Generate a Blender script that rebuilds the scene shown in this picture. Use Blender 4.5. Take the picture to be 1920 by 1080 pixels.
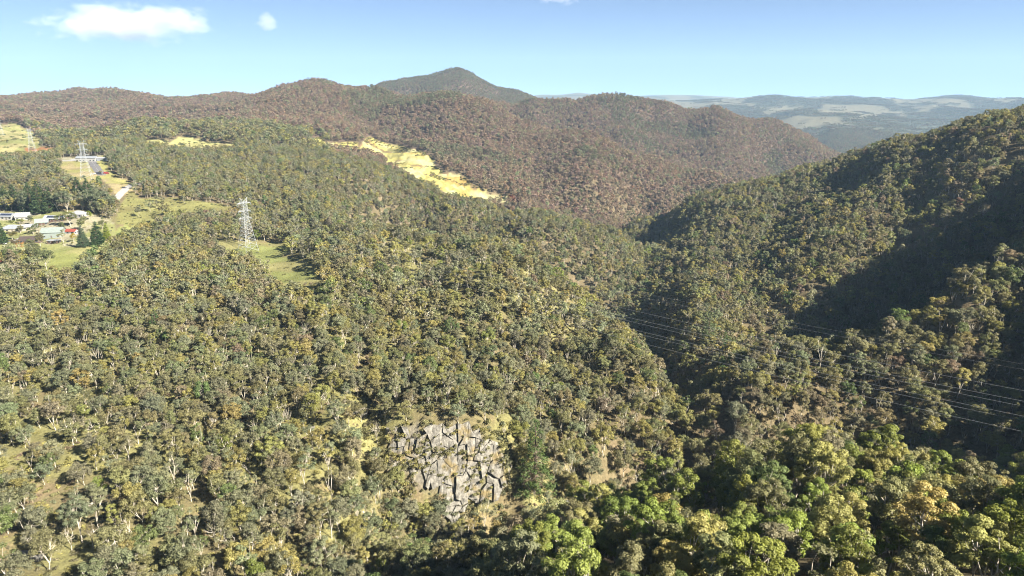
import bpy, math, random
import numpy as np
from mathutils import Vector, Matrix

# ------------------------------------------------------------------ camera, sky, sun, exposure
for _o in list(bpy.data.objects):
    bpy.data.objects.remove(_o, do_unlink=True)
SC = bpy.context.scene
COL = SC.collection
W, H, F = 1920.0, 1080.0, 1297.0          # photograph size and focal length in its pixels
V0 = 185.0                                # true horizon row
PITCH = math.atan((540.0 - V0) / F)
CAMZ = 150.0
SUN_AZ = math.radians(122.0)              # clockwise from the view direction (+Y): right, slightly behind
SUN_EL = math.radians(35.0)

cam_d = bpy.data.cameras.new("camera")
cam_d.sensor_width = 36.0
cam_d.lens = 36.0 * F / W
cam_d.clip_start = 1.0
cam_d.clip_end = 60000.0
cam = bpy.data.objects.new("camera", cam_d)
COL.objects.link(cam)
cam.location = (0, 0, CAMZ)
cam.rotation_euler = (math.pi / 2 - PITCH, 0, 0)
SC.camera = cam

world = bpy.data.worlds.new("World")
SC.world = world
world.use_nodes = True
wn = world.node_tree
sky = wn.nodes.new("ShaderNodeTexSky")
sky.sky_type = 'NISHITA'
sky.sun_disc = False
sky.sun_elevation = SUN_EL
sky.sun_rotation = SUN_AZ
sky.altitude = 3000.0
sky.air_density = 0.33
sky.dust_density = 0.0
sky.ozone_density = 1.0
wn.links.new(sky.outputs[0], wn.nodes["Background"].inputs[0])
wn.nodes["Background"].inputs[1].default_value = 0.05

sun_d = bpy.data.lights.new("sun", 'SUN')
sun_d.energy = 5.0
sun_d.angle = math.radians(0.5)
sun_d.color = (1.0, 0.93, 0.80)
sun = bpy.data.objects.new("sun", sun_d)
COL.objects.link(sun)
to_sun = Vector((math.sin(SUN_AZ) * math.cos(SUN_EL), math.cos(SUN_AZ) * math.cos(SUN_EL), math.sin(SUN_EL)))
sun.rotation_euler = (-to_sun).to_track_quat('-Z', 'Y').to_euler()
sun.location = (300, -80, 400)

SC.view_settings.view_transform = 'Standard'
SC.view_settings.look = 'None'
SC.view_settings.gamma = 1.0
SC.view_settings.exposure = 1.95
SC.view_settings.use_curve_mapping = False
SC.render.engine = 'CYCLES'
cy = SC.cycles
cy.max_bounces = 6
cy.diffuse_bounces = 4
cy.glossy_bounces = 1
cy.transmission_bounces = 4
cy.volume_bounces = 0
cy.transparent_max_bounces = 8
cy.use_denoising = True
cy.denoiser = 'OPENIMAGEDENOISE'
cy.denoising_input_passes = 'RGB_ALBEDO_NORMAL'
cy.denoising_prefilter = 'ACCURATE'
cy.filter_width = 1.1
cy.caustics_reflective = False
cy.caustics_refractive = False

RNG = np.random.default_rng(7)
random.seed(7)

# ------------------------------------------------------------------ pixel <-> direction
CP, SP = math.cos(PITCH), math.sin(PITCH)
def pix_dir(u, v):
    a, b = np.asarray(u, float) - W / 2, H / 2 - np.asarray(v, float)
    return a, F * CP + b * SP, -F * SP + b * CP
def pix_se(u, v):
    """pixel -> (x/y, z/y) of the line of sight"""
    x, y, z = pix_dir(u, v)
    return x / y, z / y
def to_pix(x, y, z):
    """world point (z absolute) -> photograph pixel and depth"""
    zz = z - CAMZ
    d = y * CP - zz * SP
    up = y * SP + zz * CP
    return W / 2 + F * x / d, H / 2 - F * up / d, d

# ------------------------------------------------------------------ numpy noise
def _hash(ix, iy, seed):
    h = (ix.astype(np.int64) * 374761393 + iy.astype(np.int64) * 668265263 + seed * 982451653) & 0x7fffffff
    h = ((h ^ (h >> 13)) * 1274126177) & 0x7fffffff
    h = h ^ (h >> 16)
    return (h & 0xffff) / 65535.0
def vnoise(x, y, seed=0):
    x = np.asarray(x, float); y = np.asarray(y, float)
    ix, iy = np.floor(x), np.floor(y)
    fx, fy = x - ix, y - iy
    fx = fx * fx * fx * (fx * (fx * 6 - 15) + 10); fy = fy * fy * fy * (fy * (fy * 6 - 15) + 10)
    a, b = _hash(ix, iy, seed), _hash(ix + 1, iy, seed)
    c, d = _hash(ix, iy + 1, seed), _hash(ix + 1, iy + 1, seed)
    return (a + (b - a) * fx) * (1 - fy) + (c + (d - c) * fx) * fy      # 0..1
def fbm(x, y, seed=0, octs=4):
    s = 0; amp = 0.5; tot = 0
    for k in range(octs):
        s = s + amp * vnoise(x, y, seed + k * 17); tot += amp
        x = x * 2.03 + 13.1; y = y * 2.03 - 7.7; amp *= 0.5
    return s / tot
def sstep(a, b, x):
    t = np.clip((np.asarray(x, float) - a) / (b - a), 0, 1)
    return t * t * (3 - 2 * t)

# ------------------------------------------------------------------ terrain: thin-plate spline through surveyed points
# each row: photograph column, row and forward distance in metres of a point of the ground
CTRL = []
STIFF = set()                             # points the spline must meet closely
def dense(rows, step=55.0):
    out = []
    for p, q in zip(rows[:-1], rows[1:]):
        k = max(1, int(abs(q[0] - p[0]) / step))
        out += [tuple(p[j] + (q[j] - p[j]) * i / k for j in range(3)) for i in range(k)]
    return out + [rows[-1]]
def ground(rows, canopy=0.0, step=None):
    for (u, v, Y) in (dense(rows, step) if step else rows):
        s, e = pix_se(u, v)
        CTRL.append((float(s), math.log(Y), float(e) - canopy / Y))
def raw(rows, step=None):
    """column, distance, height relative to the camera"""
    for (u, Y, z) in (dense(rows, step) if step else rows):
        s = (u - W / 2) / F * (Y * CP - z * SP) / Y
        CTRL.append((s, math.log(Y), z / Y))
def crest(rows, canopy=9.0, back=1.13, drop=0.035):
    ground(rows, canopy, 55.0)
    for (u, v, Y) in dense(rows):
        s, e = pix_se(u, v)
        CTRL.append((float(s), math.log(Y * back), float(e) - canopy / Y - drop))
# below the frame
for _u in range(-300, 2701, 300):
    raw([(_u, 45, -66)])
ground([(-300,1080,150),(0,1080,152),(200,1080,156),(400,1080,160),(600,1080,168),(740,1080,170)], 0, 60)
# near right spur, falling away to the camera and to the creek
ground([(880,1080,158),(1000,1080,136),(1200,1080,118),(1400,1080,109),(1700,1080,101),(1920,1080,97),(2300,1080,94),(2700,1080,92)], 0, 60)
ground([(1100,1000,165),(1300,960,150),(1500,930,142),(1700,940,128),(1900,960,118),(2300,960,115)], 7, 60)
crest([(960,975,194),(1120,915,200),(1290,872,192),(1450,822,186),(1560,800,182),(1650,795,178),(1760,840,160),(1900,880,146),(2150,900,140)], 18, 1.12, 0.07)
# shaded gully behind the near spur, and the creek
raw([(1340,250,-157),(1480,240,-160),(1640,228,-155),(1800,215,-144),(1950,210,-126),(2250,215,-104)], 60)
raw([(1270,322,-150),(1230,275,-151),(1120,246,-150),(980,226,-149),(880,213,-147),(780,190,-144),(730,176,-141)], 60)
# left slope
ground([(-300,900,210),(0,900,205),(300,900,205),(560,900,212)])
ground([(-300,750,270),(0,750,265),(300,750,262),(600,760,258),(700,745,272),(830,742,274),(1050,760,300),(1000,860,255),(1130,800,285)])
_k = len(CTRL)
ground([(725,808,241),(790,798,240),(850,797,240),(900,804,240),(950,822,240)], 0, 12)
ground([(725,895,231.5),(790,912,230.5),(850,932,229.5),(900,930,230.5),(950,918,232)], 0, 12)
STIFF.update(range(_k, len(CTRL)))
ground([(1010,905,236),(680,850,235),(1010,830,262),(640,800,240)])
ground([(690,785,251),(760,772,254),(850,770,255),(930,785,256)], 0, 25)
ground([(-300,600,350),(0,600,345),(300,600,340),(600,600,345),(850,600,360),(1080,620,385)])
ground([(-300,500,460),(0,500,450),(120,505,445),(300,520,430),(465,470,530),(560,525,440),(800,510,455)])
crest([(700,440,610),(850,465,580),(980,490,540),(1100,553,452),(1190,618,388),(1240,690,338),(1262,745,312)], 9, 1.10, 0.05)
# bench with the houses, and the ground beyond
ground([(-300,440,570),(60,440,560),(200,450,540),(230,400,640),(400,390,660),(320,430,580),(520,440,600),(640,415,680)])
ground([(-300,350,740),(100,350,720),(225,362,700),(350,350,760),(500,350,800),(160,333,745),(170,300,930),(60,288,1060),(-300,285,1080),(0,265,1180),(350,275,1150),(250,245,1480),(600,320,950),(480,290,1080)])
ground([(700,385,800),(850,400,830),(1000,430,760),(900,388,960)])
crest([(930,394,930),(1000,402,890),(1080,415,860),(1160,432,840),(1212,450,820)], 9, 1.10, 0.03)
# quarry
ground([(975,375,1130),(900,350,1190),(830,325,1240),(780,300,1310),(720,285,1360),(690,268,1420),(640,270,1400),(600,262,1420)])
# creek valley further up
raw([(1290,400,-159),(1260,520,-170),(1230,650,-179),(1210,800,-186),(1190,950,-193),(1160,1100,-205),(1250,1250,-210)])
# right-hand hill: opposite side of the shaded gully
ground([(1300,765,296),(1400,765,276),(1600,725,290),(1800,740,268),(1930,745,256),(2250,700,255)], 6)
ground([(1500,690,296),(1600,645,312),(1750,630,308),(1900,615,300)], 7)
raw([(2050,295,-86),(2250,290,-70),(2550,290,-55)])  # unseen rise right of the frame, its height set by the shadow it casts
crest([(1930,440,385),(1800,520,345),(1700,580,328),(1610,625,320)], 8, 1.12, .05)
raw([(2020,378,-59),(2150,372,-41),(2350,365,-26),(2650,360,-17)])  # unseen ridge added right of the frame, raised to shade the gully
raw([(1400,400,-156),(1480,415,-158),(1570,432,-156),(1650,452,-148),(1730,478,-132)])
ground([(1300,560,505),(1400,535,545),(1500,478,560),(1600,425,580),(1720,360,632),(1850,310,592),(1960,290,572),(2250,250,540),(2600,240,530)], 5)
ground([(1250,490,720),(1350,450,725),(1480,400,760),(1600,345,760),(1720,300,695)], 5)
crest([(2700,165,700),(2400,168,710),(2150,176,720),(1920,200,735),(1800,228,775),(1700,250,825),(1590,285,890),(1500,312,940),(1400,346,1000),(1300,377,1040),(1210,402,1050)], 9, 1.14, 0.05)
# brown hills
raw([(1420,1350,-215),(1550,1500,-225),(1700,1500,-215),(1950,1400,-190),(2400,1400,-180)])
ground([(1000,340,1350),(1120,372,1240),(1000,300,1500),(1200,343,1400),(1320,350,1440),(900,285,1480)])
crest([(860,192,2000),(1000,237,1800),(1130,268,1690),(1230,295,1630),(1330,322,1560),(1395,342,1500)], 8, 1.08, 0.025)
raw([(960,2080,-120),(1050,1980,-150),(1200,1850,-187),(1330,1750,-208)])
ground([(1300,262,2150),(1450,292,2120),(1180,240,2130)])
crest([(930,190,2250),(1050,182,2300),(1160,179,2300),(1250,188,2350),(1350,203,2400),(1450,222,2450),(1510,248,2450),(1570,287,2420)], 14, 1.12, 0.035)
crest([(500,184,2400),(560,168,2350),(585,164,2340),(610,163,2330),(635,166,2260),(660,169,2200),(720,165,2120),(800,184,2060)], 16, 1.12, 0.025)
crest([(-300,182,2500),(0,188,2500),(60,181,2600),(150,170,2700),(210,171,2700),(280,184,2700),(400,184,2900),(460,190,2650)], 14, 1.15, 0.02)
crest([(700,165,3450),(725,158,3500),(790,157,3500),(830,148,3500),(868,134,3500),(900,147,3500),(960,170,3500),(1000,182,3500)], 12, 1.12, 0.03)
raw([(650,2800,-60),(780,2750,-90),(870,2750,-90),(960,2800,-100)])
ground([(100,215,1900),(300,215,1900),(-300,215,1900),(450,225,1650),(560,222,1650),(300,250,1400),(480,240,1350),(600,240,1500),(700,228,1750),(800,255,1580)])
# far side of the main valley
raw([(1400,3000,-300),(1600,3000,-300),(1800,3000,-290),(2200,3000,-260)])
ground([(1570,288,3500),(1640,268,3900),(1500,228,5000),(1700,232,5000),(1920,236,4600),(2300,230,4600),(1450,205,6500),(1700,205,6500),(1920,205,6500),(2300,205,6500)])
crest([(1350,190,7600),(1450,183,8200),(1540,181,8500),(1640,187,8500),(1720,186,8600),(1790,182,8800),(1860,187,9000),(1950,187,9000),(2300,185,9000)], 6, 1.25, 0.012)
raw([(-300,5000,-120),(100,5000,-120),(400,5000,-140),(700,5500,-120),(1000,5500,-120),(1200,6000,-140)])
raw([(-300,9000,-150),(200,9000,-150),(600,9000,-150),(1000,9000,-120)])
crest([(380,187,13000),(440,183,13000),(520,187,13000),(980,184,13000),(1020,177,13000),(1050,180,13000),(1080,174,13000),(1130,182,13000),(1230,180,13000),(1300,179,13000),(1380,183,13000)], 0, 1.2, 0.012)
raw([(u, 19000, -330) for u in range(-300, 2400, 300)])

def ridged(x, y, seed, octs=4):
    return 1.0 - np.abs(2.0 * fbm(x, y, seed, octs) - 1.0)
def relief(X, Y):
    """gullies and small relief in metres, growing with distance"""
    wx = X + 60 * (fbm(X / 260, Y / 260, 91, 3) - .5); wy = Y + 60 * (fbm(X / 260, Y / 260, 95, 3) - .5)
    hill = sstep(950, 1500, Y) * (1 - sstep(4200, 5500, Y))
    r = hill * 66 * (ridged(wx / 420, wy / 520, 3, 3) - 0.80)
    r = r + sstep(3800, 5200, Y) * (1 - sstep(9500, 12000, Y)) * 150 * (ridged(X / 1500, Y / 1500, 31, 4) - 0.80)
    r = r + (0.25 + sstep(380, 900, Y)) * 7.0 * (fbm(wx / 75, wy / 75, 7, 3) - .5) * 1.6
    return r + 2.4 * (fbm(X / 17, Y / 17, 11, 3) - .5)
_P = np.array(CTRL)
_py = np.exp(_P[:, 1]); _P[:, 2] -= np.where(_py > 900, relief(_P[:, 0] * _py, _py) / _py, 0)      # surveyed far points keep their height
def _phi(r2):
    return np.where(r2 > 1e-12, 0.5 * r2 * np.log(np.maximum(r2, 1e-12)), 0.0)
_KS = 3.2                                   # one unit of x/y counts as this many units of log distance
_X = np.column_stack([_P[:, 0] * _KS, _P[:, 1]])
_n = len(_X)
_K = _phi(((_X[:, None, :] - _X[None, :, :]) ** 2).sum(-1)) + np.diag([4e-5 if p[1] > math.log(1000) or k in STIFF else 1.5e-3 for k, p in enumerate(_P)])
_Q = np.column_stack([np.ones(_n), _X])
_A = np.block([[_K, _Q], [_Q.T, np.zeros((3, 3))]])
_wt = np.linalg.solve(_A, np.concatenate([_P[:, 2], np.zeros(3)]))
def tps(s, t):
    out = np.empty(s.shape)
    fs, ft, fo = s.ravel() * _KS, t.ravel(), out.ravel()
    for i in range(0, fs.size, 20000):
        a, b = fs[i:i+20000], ft[i:i+20000]
        r2 = (a[:, None] - _X[None, :, 0]) ** 2 + (b[:, None] - _X[None, :, 1]) ** 2
        fo[i:i+20000] = _phi(r2) @ _wt[:_n] + _wt[_n] + _wt[_n+1] * a + _wt[_n+2] * b
    return fo.reshape(s.shape)

NS, NT = 700, 640
S0, S1, T0, T1 = -1.0, 1.35, math.log(45.0), math.log(19000.0)
_sg = np.linspace(S0, S1, NS); _tg = np.linspace(T0, T1, NT)
# the spline is smooth: evaluate on a coarser grid, then refine
_cs, _ct = np.linspace(S0, S1, 236), np.linspace(T0, T1, 321)
_ec = tps(np.repeat(_cs[None, :], 321, 0), np.repeat(_ct[:, None], 236, 1))
def bil(grid, a, b, a0, a1, b0, b1):
    nb, na = grid.shape
    x = np.clip((a - a0) / (a1 - a0) * (na - 1), 0, na - 1.001); y = np.clip((b - b0) / (b1 - b0) * (nb - 1), 0, nb - 1.001)
    i, j = x.astype(int), y.astype(int); fx, fy = x - i, y - j
    return (grid[j, i] * (1 - fx) + grid[j, i+1] * fx) * (1 - fy) + (grid[j+1, i] * (1 - fx) + grid[j+1, i+1] * fx) * fy
GS, GT = np.meshgrid(_sg, _tg)
GY = np.exp(GT); GX = GS * GY
GZ = bil(_ec, GS, GT, S0, S1, T0, T1) * GY
GZ += relief(GX, GY)
GZ += CAMZ
def height(x, y):
    x = np.asarray(x, float); y = np.asarray(y, float)
    return bil(GZ, x / np.maximum(y, 1), np.log(np.maximum(y, 46)), S0, S1, T0, T1)
def hit(u, v, ymin=60.0, ymax=15000.0):
    """first point of the ground on the line of sight through a pixel"""
    s, e = pix_se(u, v)
    s, e = float(s), float(e)
    ys = np.exp(np.linspace(math.log(ymin), math.log(ymax), 3000))
    d = (CAMZ + e * ys) - height(s * ys, ys)
    k = np.argmax(d < 0) if (d < 0).any() else len(ys) - 1
    y = ys[k]
    if k > 0 and d[k-1] > 0:
        y = ys[k-1] + (ys[k] - ys[k-1]) * d[k-1] / (d[k-1] - d[k])
    return s * y, y, float(height(s * y, y))
# how far above the line of sight's lowest visible height each grid point lies (for what the ground hides)
_el = (GZ + 7 - CAMZ) / GY
_horizon = np.maximum.accumulate(_el, 0)
def hidden_by(x, y, z):
    """metres by which the point (x, y, z) lies below the sight line over nearer ground"""
    h = bil(_horizon, x / y, np.log(y * 0.985), S0, S1, T0, T1)
    return h * y + CAMZ - z
def inside(poly, u, v):
    u = np.asarray(u, float); v = np.asarray(v, float)
    r = np.zeros(u.shape, bool); n = len(poly)
    for i in range(n):
        (x1, y1), (x2, y2) = poly[i], poly[(i + 1) % n]
        c = ((y1 > v) != (y2 > v)) & (u < (x2 - x1) * (v - y1) / ((y2 - y1) if y2 != y1 else 1e-9) + x1)
        r ^= c
    return r
# ------------------------------------------------------------------ helpers: materials, meshes, tagging
def new_mat(name):
    m = bpy.data.materials.new(name); m.use_nodes = True
    nt = m.node_tree
    b = nt.nodes["Principled BSDF"]
    b.inputs["Roughness"].default_value = 0.85
    b.inputs["Specular IOR Level"].default_value = 0.2
    return m, nt, b
def node(nt, kind, **kw):
    n = nt.nodes.new(kind)
    for k, v in kw.items():
        setattr(n, k, v)
    return n
def noise_mat(name, c0, c1, scale=1.0, detail=4.0, rough=0.85, spec=0.2, bump=0.0, metal=0.0):
    m, nt, b = new_mat(name)
    tc = node(nt, "ShaderNodeTexCoord")
    no = node(nt, "ShaderNodeTexNoise"); no.inputs["Scale"].default_value = scale; no.inputs["Detail"].default_value = detail
    nt.links.new(tc.outputs["Object"], no.inputs["Vector"])
    r = node(nt, "ShaderNodeValToRGB")
    r.color_ramp.elements[0].position = 0.3; r.color_ramp.elements[1].position = 0.7
    r.color_ramp.elements[0].color = (*c0, 1); r.color_ramp.elements[1].color = (*c1, 1)
    nt.links.new(no.outputs["Fac"], r.inputs["Fac"])
    nt.links.new(r.outputs["Color"], b.inputs["Base Color"])
    b.inputs["Roughness"].default_value = rough; b.inputs["Specular IOR Level"].default_value = spec
    b.inputs["Metallic"].default_value = metal
    if bump:
        bp = node(nt, "ShaderNodeBump"); bp.inputs["Strength"].default_value = bump; bp.inputs["Distance"].default_value = 0.2
        nt.links.new(no.outputs["Fac"], bp.inputs["Height"]); nt.links.new(bp.outputs["Normal"], b.inputs["Normal"])
    return m
def mesh_np(name, verts, faces, mat=None, k=4, mat_index=None, mats=None, smooth=False):
    """verts (n,3), faces (m,k)"""
    verts = np.asarray(verts, np.float32); faces = np.asarray(faces, np.int32)
    me = bpy.data.meshes.new(name)
    me.vertices.add(len(verts)); me.vertices.foreach_set("co", verts.ravel())
    me.loops.add(faces.size); me.loops.foreach_set("vertex_index", faces.ravel())
    me.polygons.add(len(faces)); me.polygons.foreach_set("loop_start", np.arange(0, faces.size, faces.shape[1], dtype=np.int32))
    for mm in (mats or ([mat] if mat else [])):
        me.materials.append(mm)
    if mat_index is not None:
        me.polygons.foreach_set("material_index", np.asarray(mat_index, np.int32))
    if smooth:
        me.polygons.foreach_set("use_smooth", np.ones(len(faces), bool))
    me.update(calc_edges=True)
    return me
class MB:
    """collects quads and triangles for one mesh"""
    def __init__(self): self.v = []; self.f = []
    def box(self, x0, x1, y0, y1, z0, z1):
        n = len(self.v)
        self.v += [(x0,y0,z0),(x1,y0,z0),(x1,y1,z0),(x0,y1,z0),(x0,y0,z1),(x1,y0,z1),(x1,y1,z1),(x0,y1,z1)]
        self.f += [tuple(n + i for i in q) for q in ((0,3,2,1),(4,5,6,7),(0,1,5,4),(1,2,6,5),(2,3,7,6),(3,0,4,7))]
        return self
    def poly(self, pts):
        n = len(self.v); self.v += [tuple(p) for p in pts]; self.f.append(tuple(range(n, n + len(pts)))); return self
    def prism(self, pts, d):
        """a polygon given a thickness along vector d"""
        n = len(self.v); k = len(pts); d = Vector(d)
        self.v += [tuple(p) for p in pts] + [tuple(Vector(p) + d) for p in pts]
        self.f.append(tuple(n + i for i in range(k))[::-1]); self.f.append(tuple(n + k + i for i in range(k)))
        for i in range(k):
            j = (i + 1) % k
            self.f.append((n + i, n + j, n + k + j, n + k + i))
        return self
    def tube(self, pts, rad, sides=5):
        pts = [Vector(p) for p in pts]; base = len(self.v); m = len(pts)
        if not hasattr(rad, '__len__'): rad = [rad] * m
        for i, p in enumerate(pts):
            d = (pts[min(i + 1, m - 1)] - pts[max(i - 1, 0)]).normalized()
            a = d.cross(Vector((0, 0, 1)) if abs(d.z) < 0.9 else Vector((1, 0, 0))).normalized(); b = d.cross(a)
            for j in range(sides):
                t = 2 * math.pi * j / sides
                self.v.append(tuple(p + (a * math.cos(t) + b * math.sin(t)) * rad[i]))
        for i in range(m - 1):
            for j in range(sides):
                k = (j + 1) % sides
                self.f.append((base + i*sides + j, base + i*sides + k, base + (i+1)*sides + k, base + (i+1)*sides + j))
        self.f.append(tuple(base + (m-1)*sides + j for j in range(sides)))
        self.f.append(tuple(base + j for j in range(sides))[::-1])
        return self
    def mesh(self, name, mat, smooth=False):
        me = bpy.data.meshes.new(name); me.from_pydata(self.v, [], self.f)
        if mat: me.materials.append(mat)
        if smooth:
            for p in me.polygons: p.use_smooth = True
        me.update(); return me
    def build(self, name, mat, parent=None, smooth=False):
        return link(name, self.mesh(name, mat, smooth), parent)
def link(name, data, parent=None):
    o = bpy.data.objects.new(name, data); COL.objects.link(o)
    if parent: o.parent = parent
    return o
def tag(o, label=None, cat=None, group=None, kind=None):
    if label: o["label"] = label
    if cat: o["category"] = cat
    if group: o["group"] = group
    if kind: o["kind"] = kind
    return o
def thing(name, label, cat, loc, rz=0.0, group=None):
    o = bpy.data.objects.new(name, None); COL.objects.link(o)
    o.location = loc; o.rotation_euler = (0, 0, rz); o.empty_display_size = 1
    return tag(o, label, cat, group)
def smooth_attr(me, name, vals, typ='FLOAT', dom='POINT'):
    a = me.attributes.new(name, typ, dom)
    a.data.foreach_set('color' if typ == 'FLOAT_COLOR' else ('vector' if typ == 'FLOAT_VECTOR' else 'value'), np.asarray(vals, np.float32 if typ != 'INT' else np.int32).ravel())

# ------------------------------------------------------------------ regions of the place (outlines read off the photograph, with the distances they lie in)
CLEAR_PYLON = [(405,455),(535,456),(548,470),(522,479),(562,488),(588,505),(603,530),(614,550),(560,546),(528,538),(498,503),(478,481),(405,470)]
FIELD_HOUSE = [(82,520),(90,485),(102,466),(200,458),(216,450),(212,440),(225,424),(275,420),(262,431),(228,448),(212,460),(172,480),(150,497),(125,511)]
SCRUB_FIELD = [(216,418),(222,395),(232,374),(246,356),(262,372),(330,370),(440,387),(430,396),(300,401),(292,420),(265,431)]
YARD = [(-80,396),(160,396),(216,418),(216,452),(102,470),(84,515),(60,474),(-80,474)]
DEPOT = [(112,304),(118,296),(200,291),(204,318),(226,334),(250,345),(250,356),(222,373),(208,350),(190,338),(150,343),(118,322)]
FAR_CLEAR = [(-80,236),(30,231),(42,240),(60,248),(76,262),(76,274),(107,279),(107,289),(50,291),(-80,291)]
YELLOW_FIELD = [(272,264),(285,262),(305,263),(318,268),(330,259),(350,257),(368,259),(380,266),(410,268),(441,271),(441,277),(400,279),(372,280),(350,274),(322,275),(300,270),(272,270)]
_q = [(0,90),(120,75),(135,135),(400,112),(432,148),(510,68),(560,88),(640,128),(820,163),(930,193),(1050,238),(1085,330),(1150,378),(1300,408),(1400,478),(1550,558),(1832,626),(1600,624),(1330,613),(1180,563),(1050,484),(900,424),(830,362),(700,318),(640,262),(480,212),(350,193),(130,152)]
QUARRY = [(580 + x / 4.571, 240 + y / 4.571) for x, y in _q]
REGIONS = {'pylon': (CLEAR_PYLON, 380, 640), 'field': (FIELD_HOUSE, 380, 700), 'scrub': (SCRUB_FIELD, 480, 800), 'yard': (YARD, 420, 760),
           'depot': (DEPOT, 560, 1150), 'farclear': (FAR_CLEAR, 850, 1600), 'yellow': (YELLOW_FIELD, 900, 1500), 'quarry': (QUARRY, 950, 1750)}
def region(name, x, y, z):
    poly, y0, y1 = REGIONS[name]
    u, v, d = to_pix(x, y, z)
    return inside(poly, u, v) & (y > y0) & (y < y1)
def open_to_view(name, x, y, z):
    """inside a clearing, or so close in front of it that a tree would stand over its edge"""
    poly, y0, y1 = REGIONS[name]
    u, v, d = to_pix(x, y, z)
    return (inside(poly, u, v) | inside(poly, u, v - 4.0 * F / d) | inside(poly, u, v - 7.0 * F / d)) & (y > y0 * .93) & (y < y1)

# ------------------------------------------------------------------ ground colours (what the ground is made of at each place)
GU, GV, _gd = to_pix(GX, GY, GZ)
def lerp(a, b, t):
    return a + (np.asarray(b) - a) * t[..., None]
_n1 = fbm(GX / 28, GY / 28, 41, 4); _n2 = fbm(GX / 130, GY / 130, 43, 4); _n3 = fbm(GX / 7, GY / 7, 47, 3)
_litter = np.broadcast_to(np.array((0.13, 0.105, 0.06)), GX.shape + (3,)).copy()
_grass = np.array((0.195, 0.183, 0.078))
# dry grass under the open trees on the left slope, litter on the shaded right side
_left = (1 - sstep(980, 1250, GU + 0.35 * (GV - 700))) * (1 - sstep(480, 680, GY))
gcol = lerp(_litter, _grass, np.clip(_left * (0.25 + 1.3 * sstep(0.38, 0.60, 0.6 * _n1 + 0.4 * _n2)), 0, 1))
gcol = lerp(gcol, (0.20, 0.15, 0.09), sstep(0.60, 0.72, _n3) * 0.55)
_brown = sstep(1150, 1500, GY + 250 * (_n2 - .5)) * (1 - sstep(3900, 4600, GY))
gcol = lerp(gcol, (0.110, 0.078, 0.056), _brown)
# far side of the valley: woods and dry pasture
_far = sstep(3900, 4600, GY)
_past = sstep(0.0, 0.06, fbm(GX / 520, GY / 800, 61, 4) - 0.60 + 0.17 * sstep(5600, 7200, GY))
for _poly in ([(1425,210),(1470,199),(1500,205),(1440,215)], [(1590,224),(1630,213),(1668,206),(1660,214),(1610,224)], [(1672,211),(1690,207),(1705,221),(1685,219)], [(1480,216),(1500,217),(1495,226),(1482,226)], [(1680,196),(1800,198),(1800,201),(1680,200)]):
    _past = np.where(inside(_poly, GU, GV) & (GY > 3800) & (GY < 8000), 1.0, _past)
for _poly in ([(1560,191),(1640,193),(1800,194),(1800,198),(1680,196),(1560,197)],):
    _past = np.where(inside(_poly, GU, GV) & (GY > 3800) & (GY < 8000), 0.0, _past)
_past = _past * _far
gcol = lerp(gcol, (0.075, 0.08, 0.055), _far)
gcol = lerp(gcol, (0.142, 0.129, 0.084), _past)
def paint(name, col, amt=1.0, extra=None):
    global gcol
    m = region(name, GX, GY, GZ).astype(float) * amt
    if extra is not None: m = m * extra
    gcol = lerp(gcol, col, m)
paint('pylon', (0.172, 0.185, 0.064)); paint('pylon', (0.229, 0.197, 0.095), 0.6, sstep(0.5, 0.65, _n1))
paint('field', (0.197, 0.210, 0.070)); paint('field', (0.255, 0.229, 0.108), 0.6, sstep(0.48, 0.62, _n1))
paint('scrub', (0.191, 0.185, 0.070)); paint('scrub', (0.153, 0.140, 0.058), 0.9, sstep(0.5, 0.62, _n1))
paint('yard', (0.204, 0.210, 0.083)); paint('yard', (0.286, 0.255, 0.191), 0.8, sstep(0.5, 0.60, _n1))
paint('depot', (0.242, 0.229, 0.083)); paint('depot', (0.267, 0.210, 0.127), 0.7, sstep(0.5, 0.62, _n1))
paint('farclear', (0.255, 0.229, 0.108)); paint('farclear', (0.172, 0.185, 0.064), 0.8, sstep(0.48, 0.6, _n1))
_st = inside([(48,277),(107,277),(107,286),(48,285)], GU, GV) & (GY > 850) & (GY < 1600)
gcol = lerp(gcol, (0.267, 0.133, 0.058), _st * sstep(0.35, 0.5, _n1))
_st = inside([(40,294),(112,296),(190,290),(190,299),(112,304),(40,303)], GU, GV) & (GY > 700) & (GY < 1400)
gcol = lerp(gcol, (0.267, 0.249, 0.172), _st * 1.0)
paint('yellow', (0.318, 0.305, 0.127))
paint('yellow', (0.224, 0.189, 0.095), 0.8, sstep(0.52, 0.64, fbm(GX / 20, GY / 30, 79, 3)))
paint('quarry', (0.318, 0.288, 0.093))
paint('quarry', (0.280, 0.206, 0.060), 0.55, sstep(0.54, 0.68, fbm(GX / 60, GY / 60, 71, 4)))
paint('quarry', (0.344, 0.327, 0.172), 1.0, sstep(0.56, 0.68, fbm(GX / 40, GY / 40, 73, 4)))
paint('quarry', (0.153, 0.101, 0.058), 0.9, sstep(0.60, 0.68, fbm(GX / 24, GY / 30, 75, 4)))
def qpoly(pts): return inside([(580 + x / 4.571, 240 + y / 4.571) for x, y in pts], GU, GV) & (GY > 950) & (GY < 1750)
gcol = lerp(gcol, (0.140, 0.133, 0.051), qpoly([(500,160),(800,150),(800,240),(620,260),(490,220)]) * sstep(0.45, 0.55, fbm(GX / 18, GY / 30, 77, 3)))
gcol = lerp(gcol, (0.127, 0.035, 0.022), qpoly([(1700,570),(1790,590),(1800,630),(1700,620)]) * 0.9)
gcol = lerp(gcol, (0.140, 0.051, 0.028), qpoly([(1590,560),(1660,580),(1650,600),(1600,580)]) * 0.9)
gcol = lerp(gcol, (0.369, 0.331, 0.172), qpoly([(960,200),(1040,250),(1030,310),(930,430),(890,420),(990,320),(1010,270)]) * 1.0)
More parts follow.
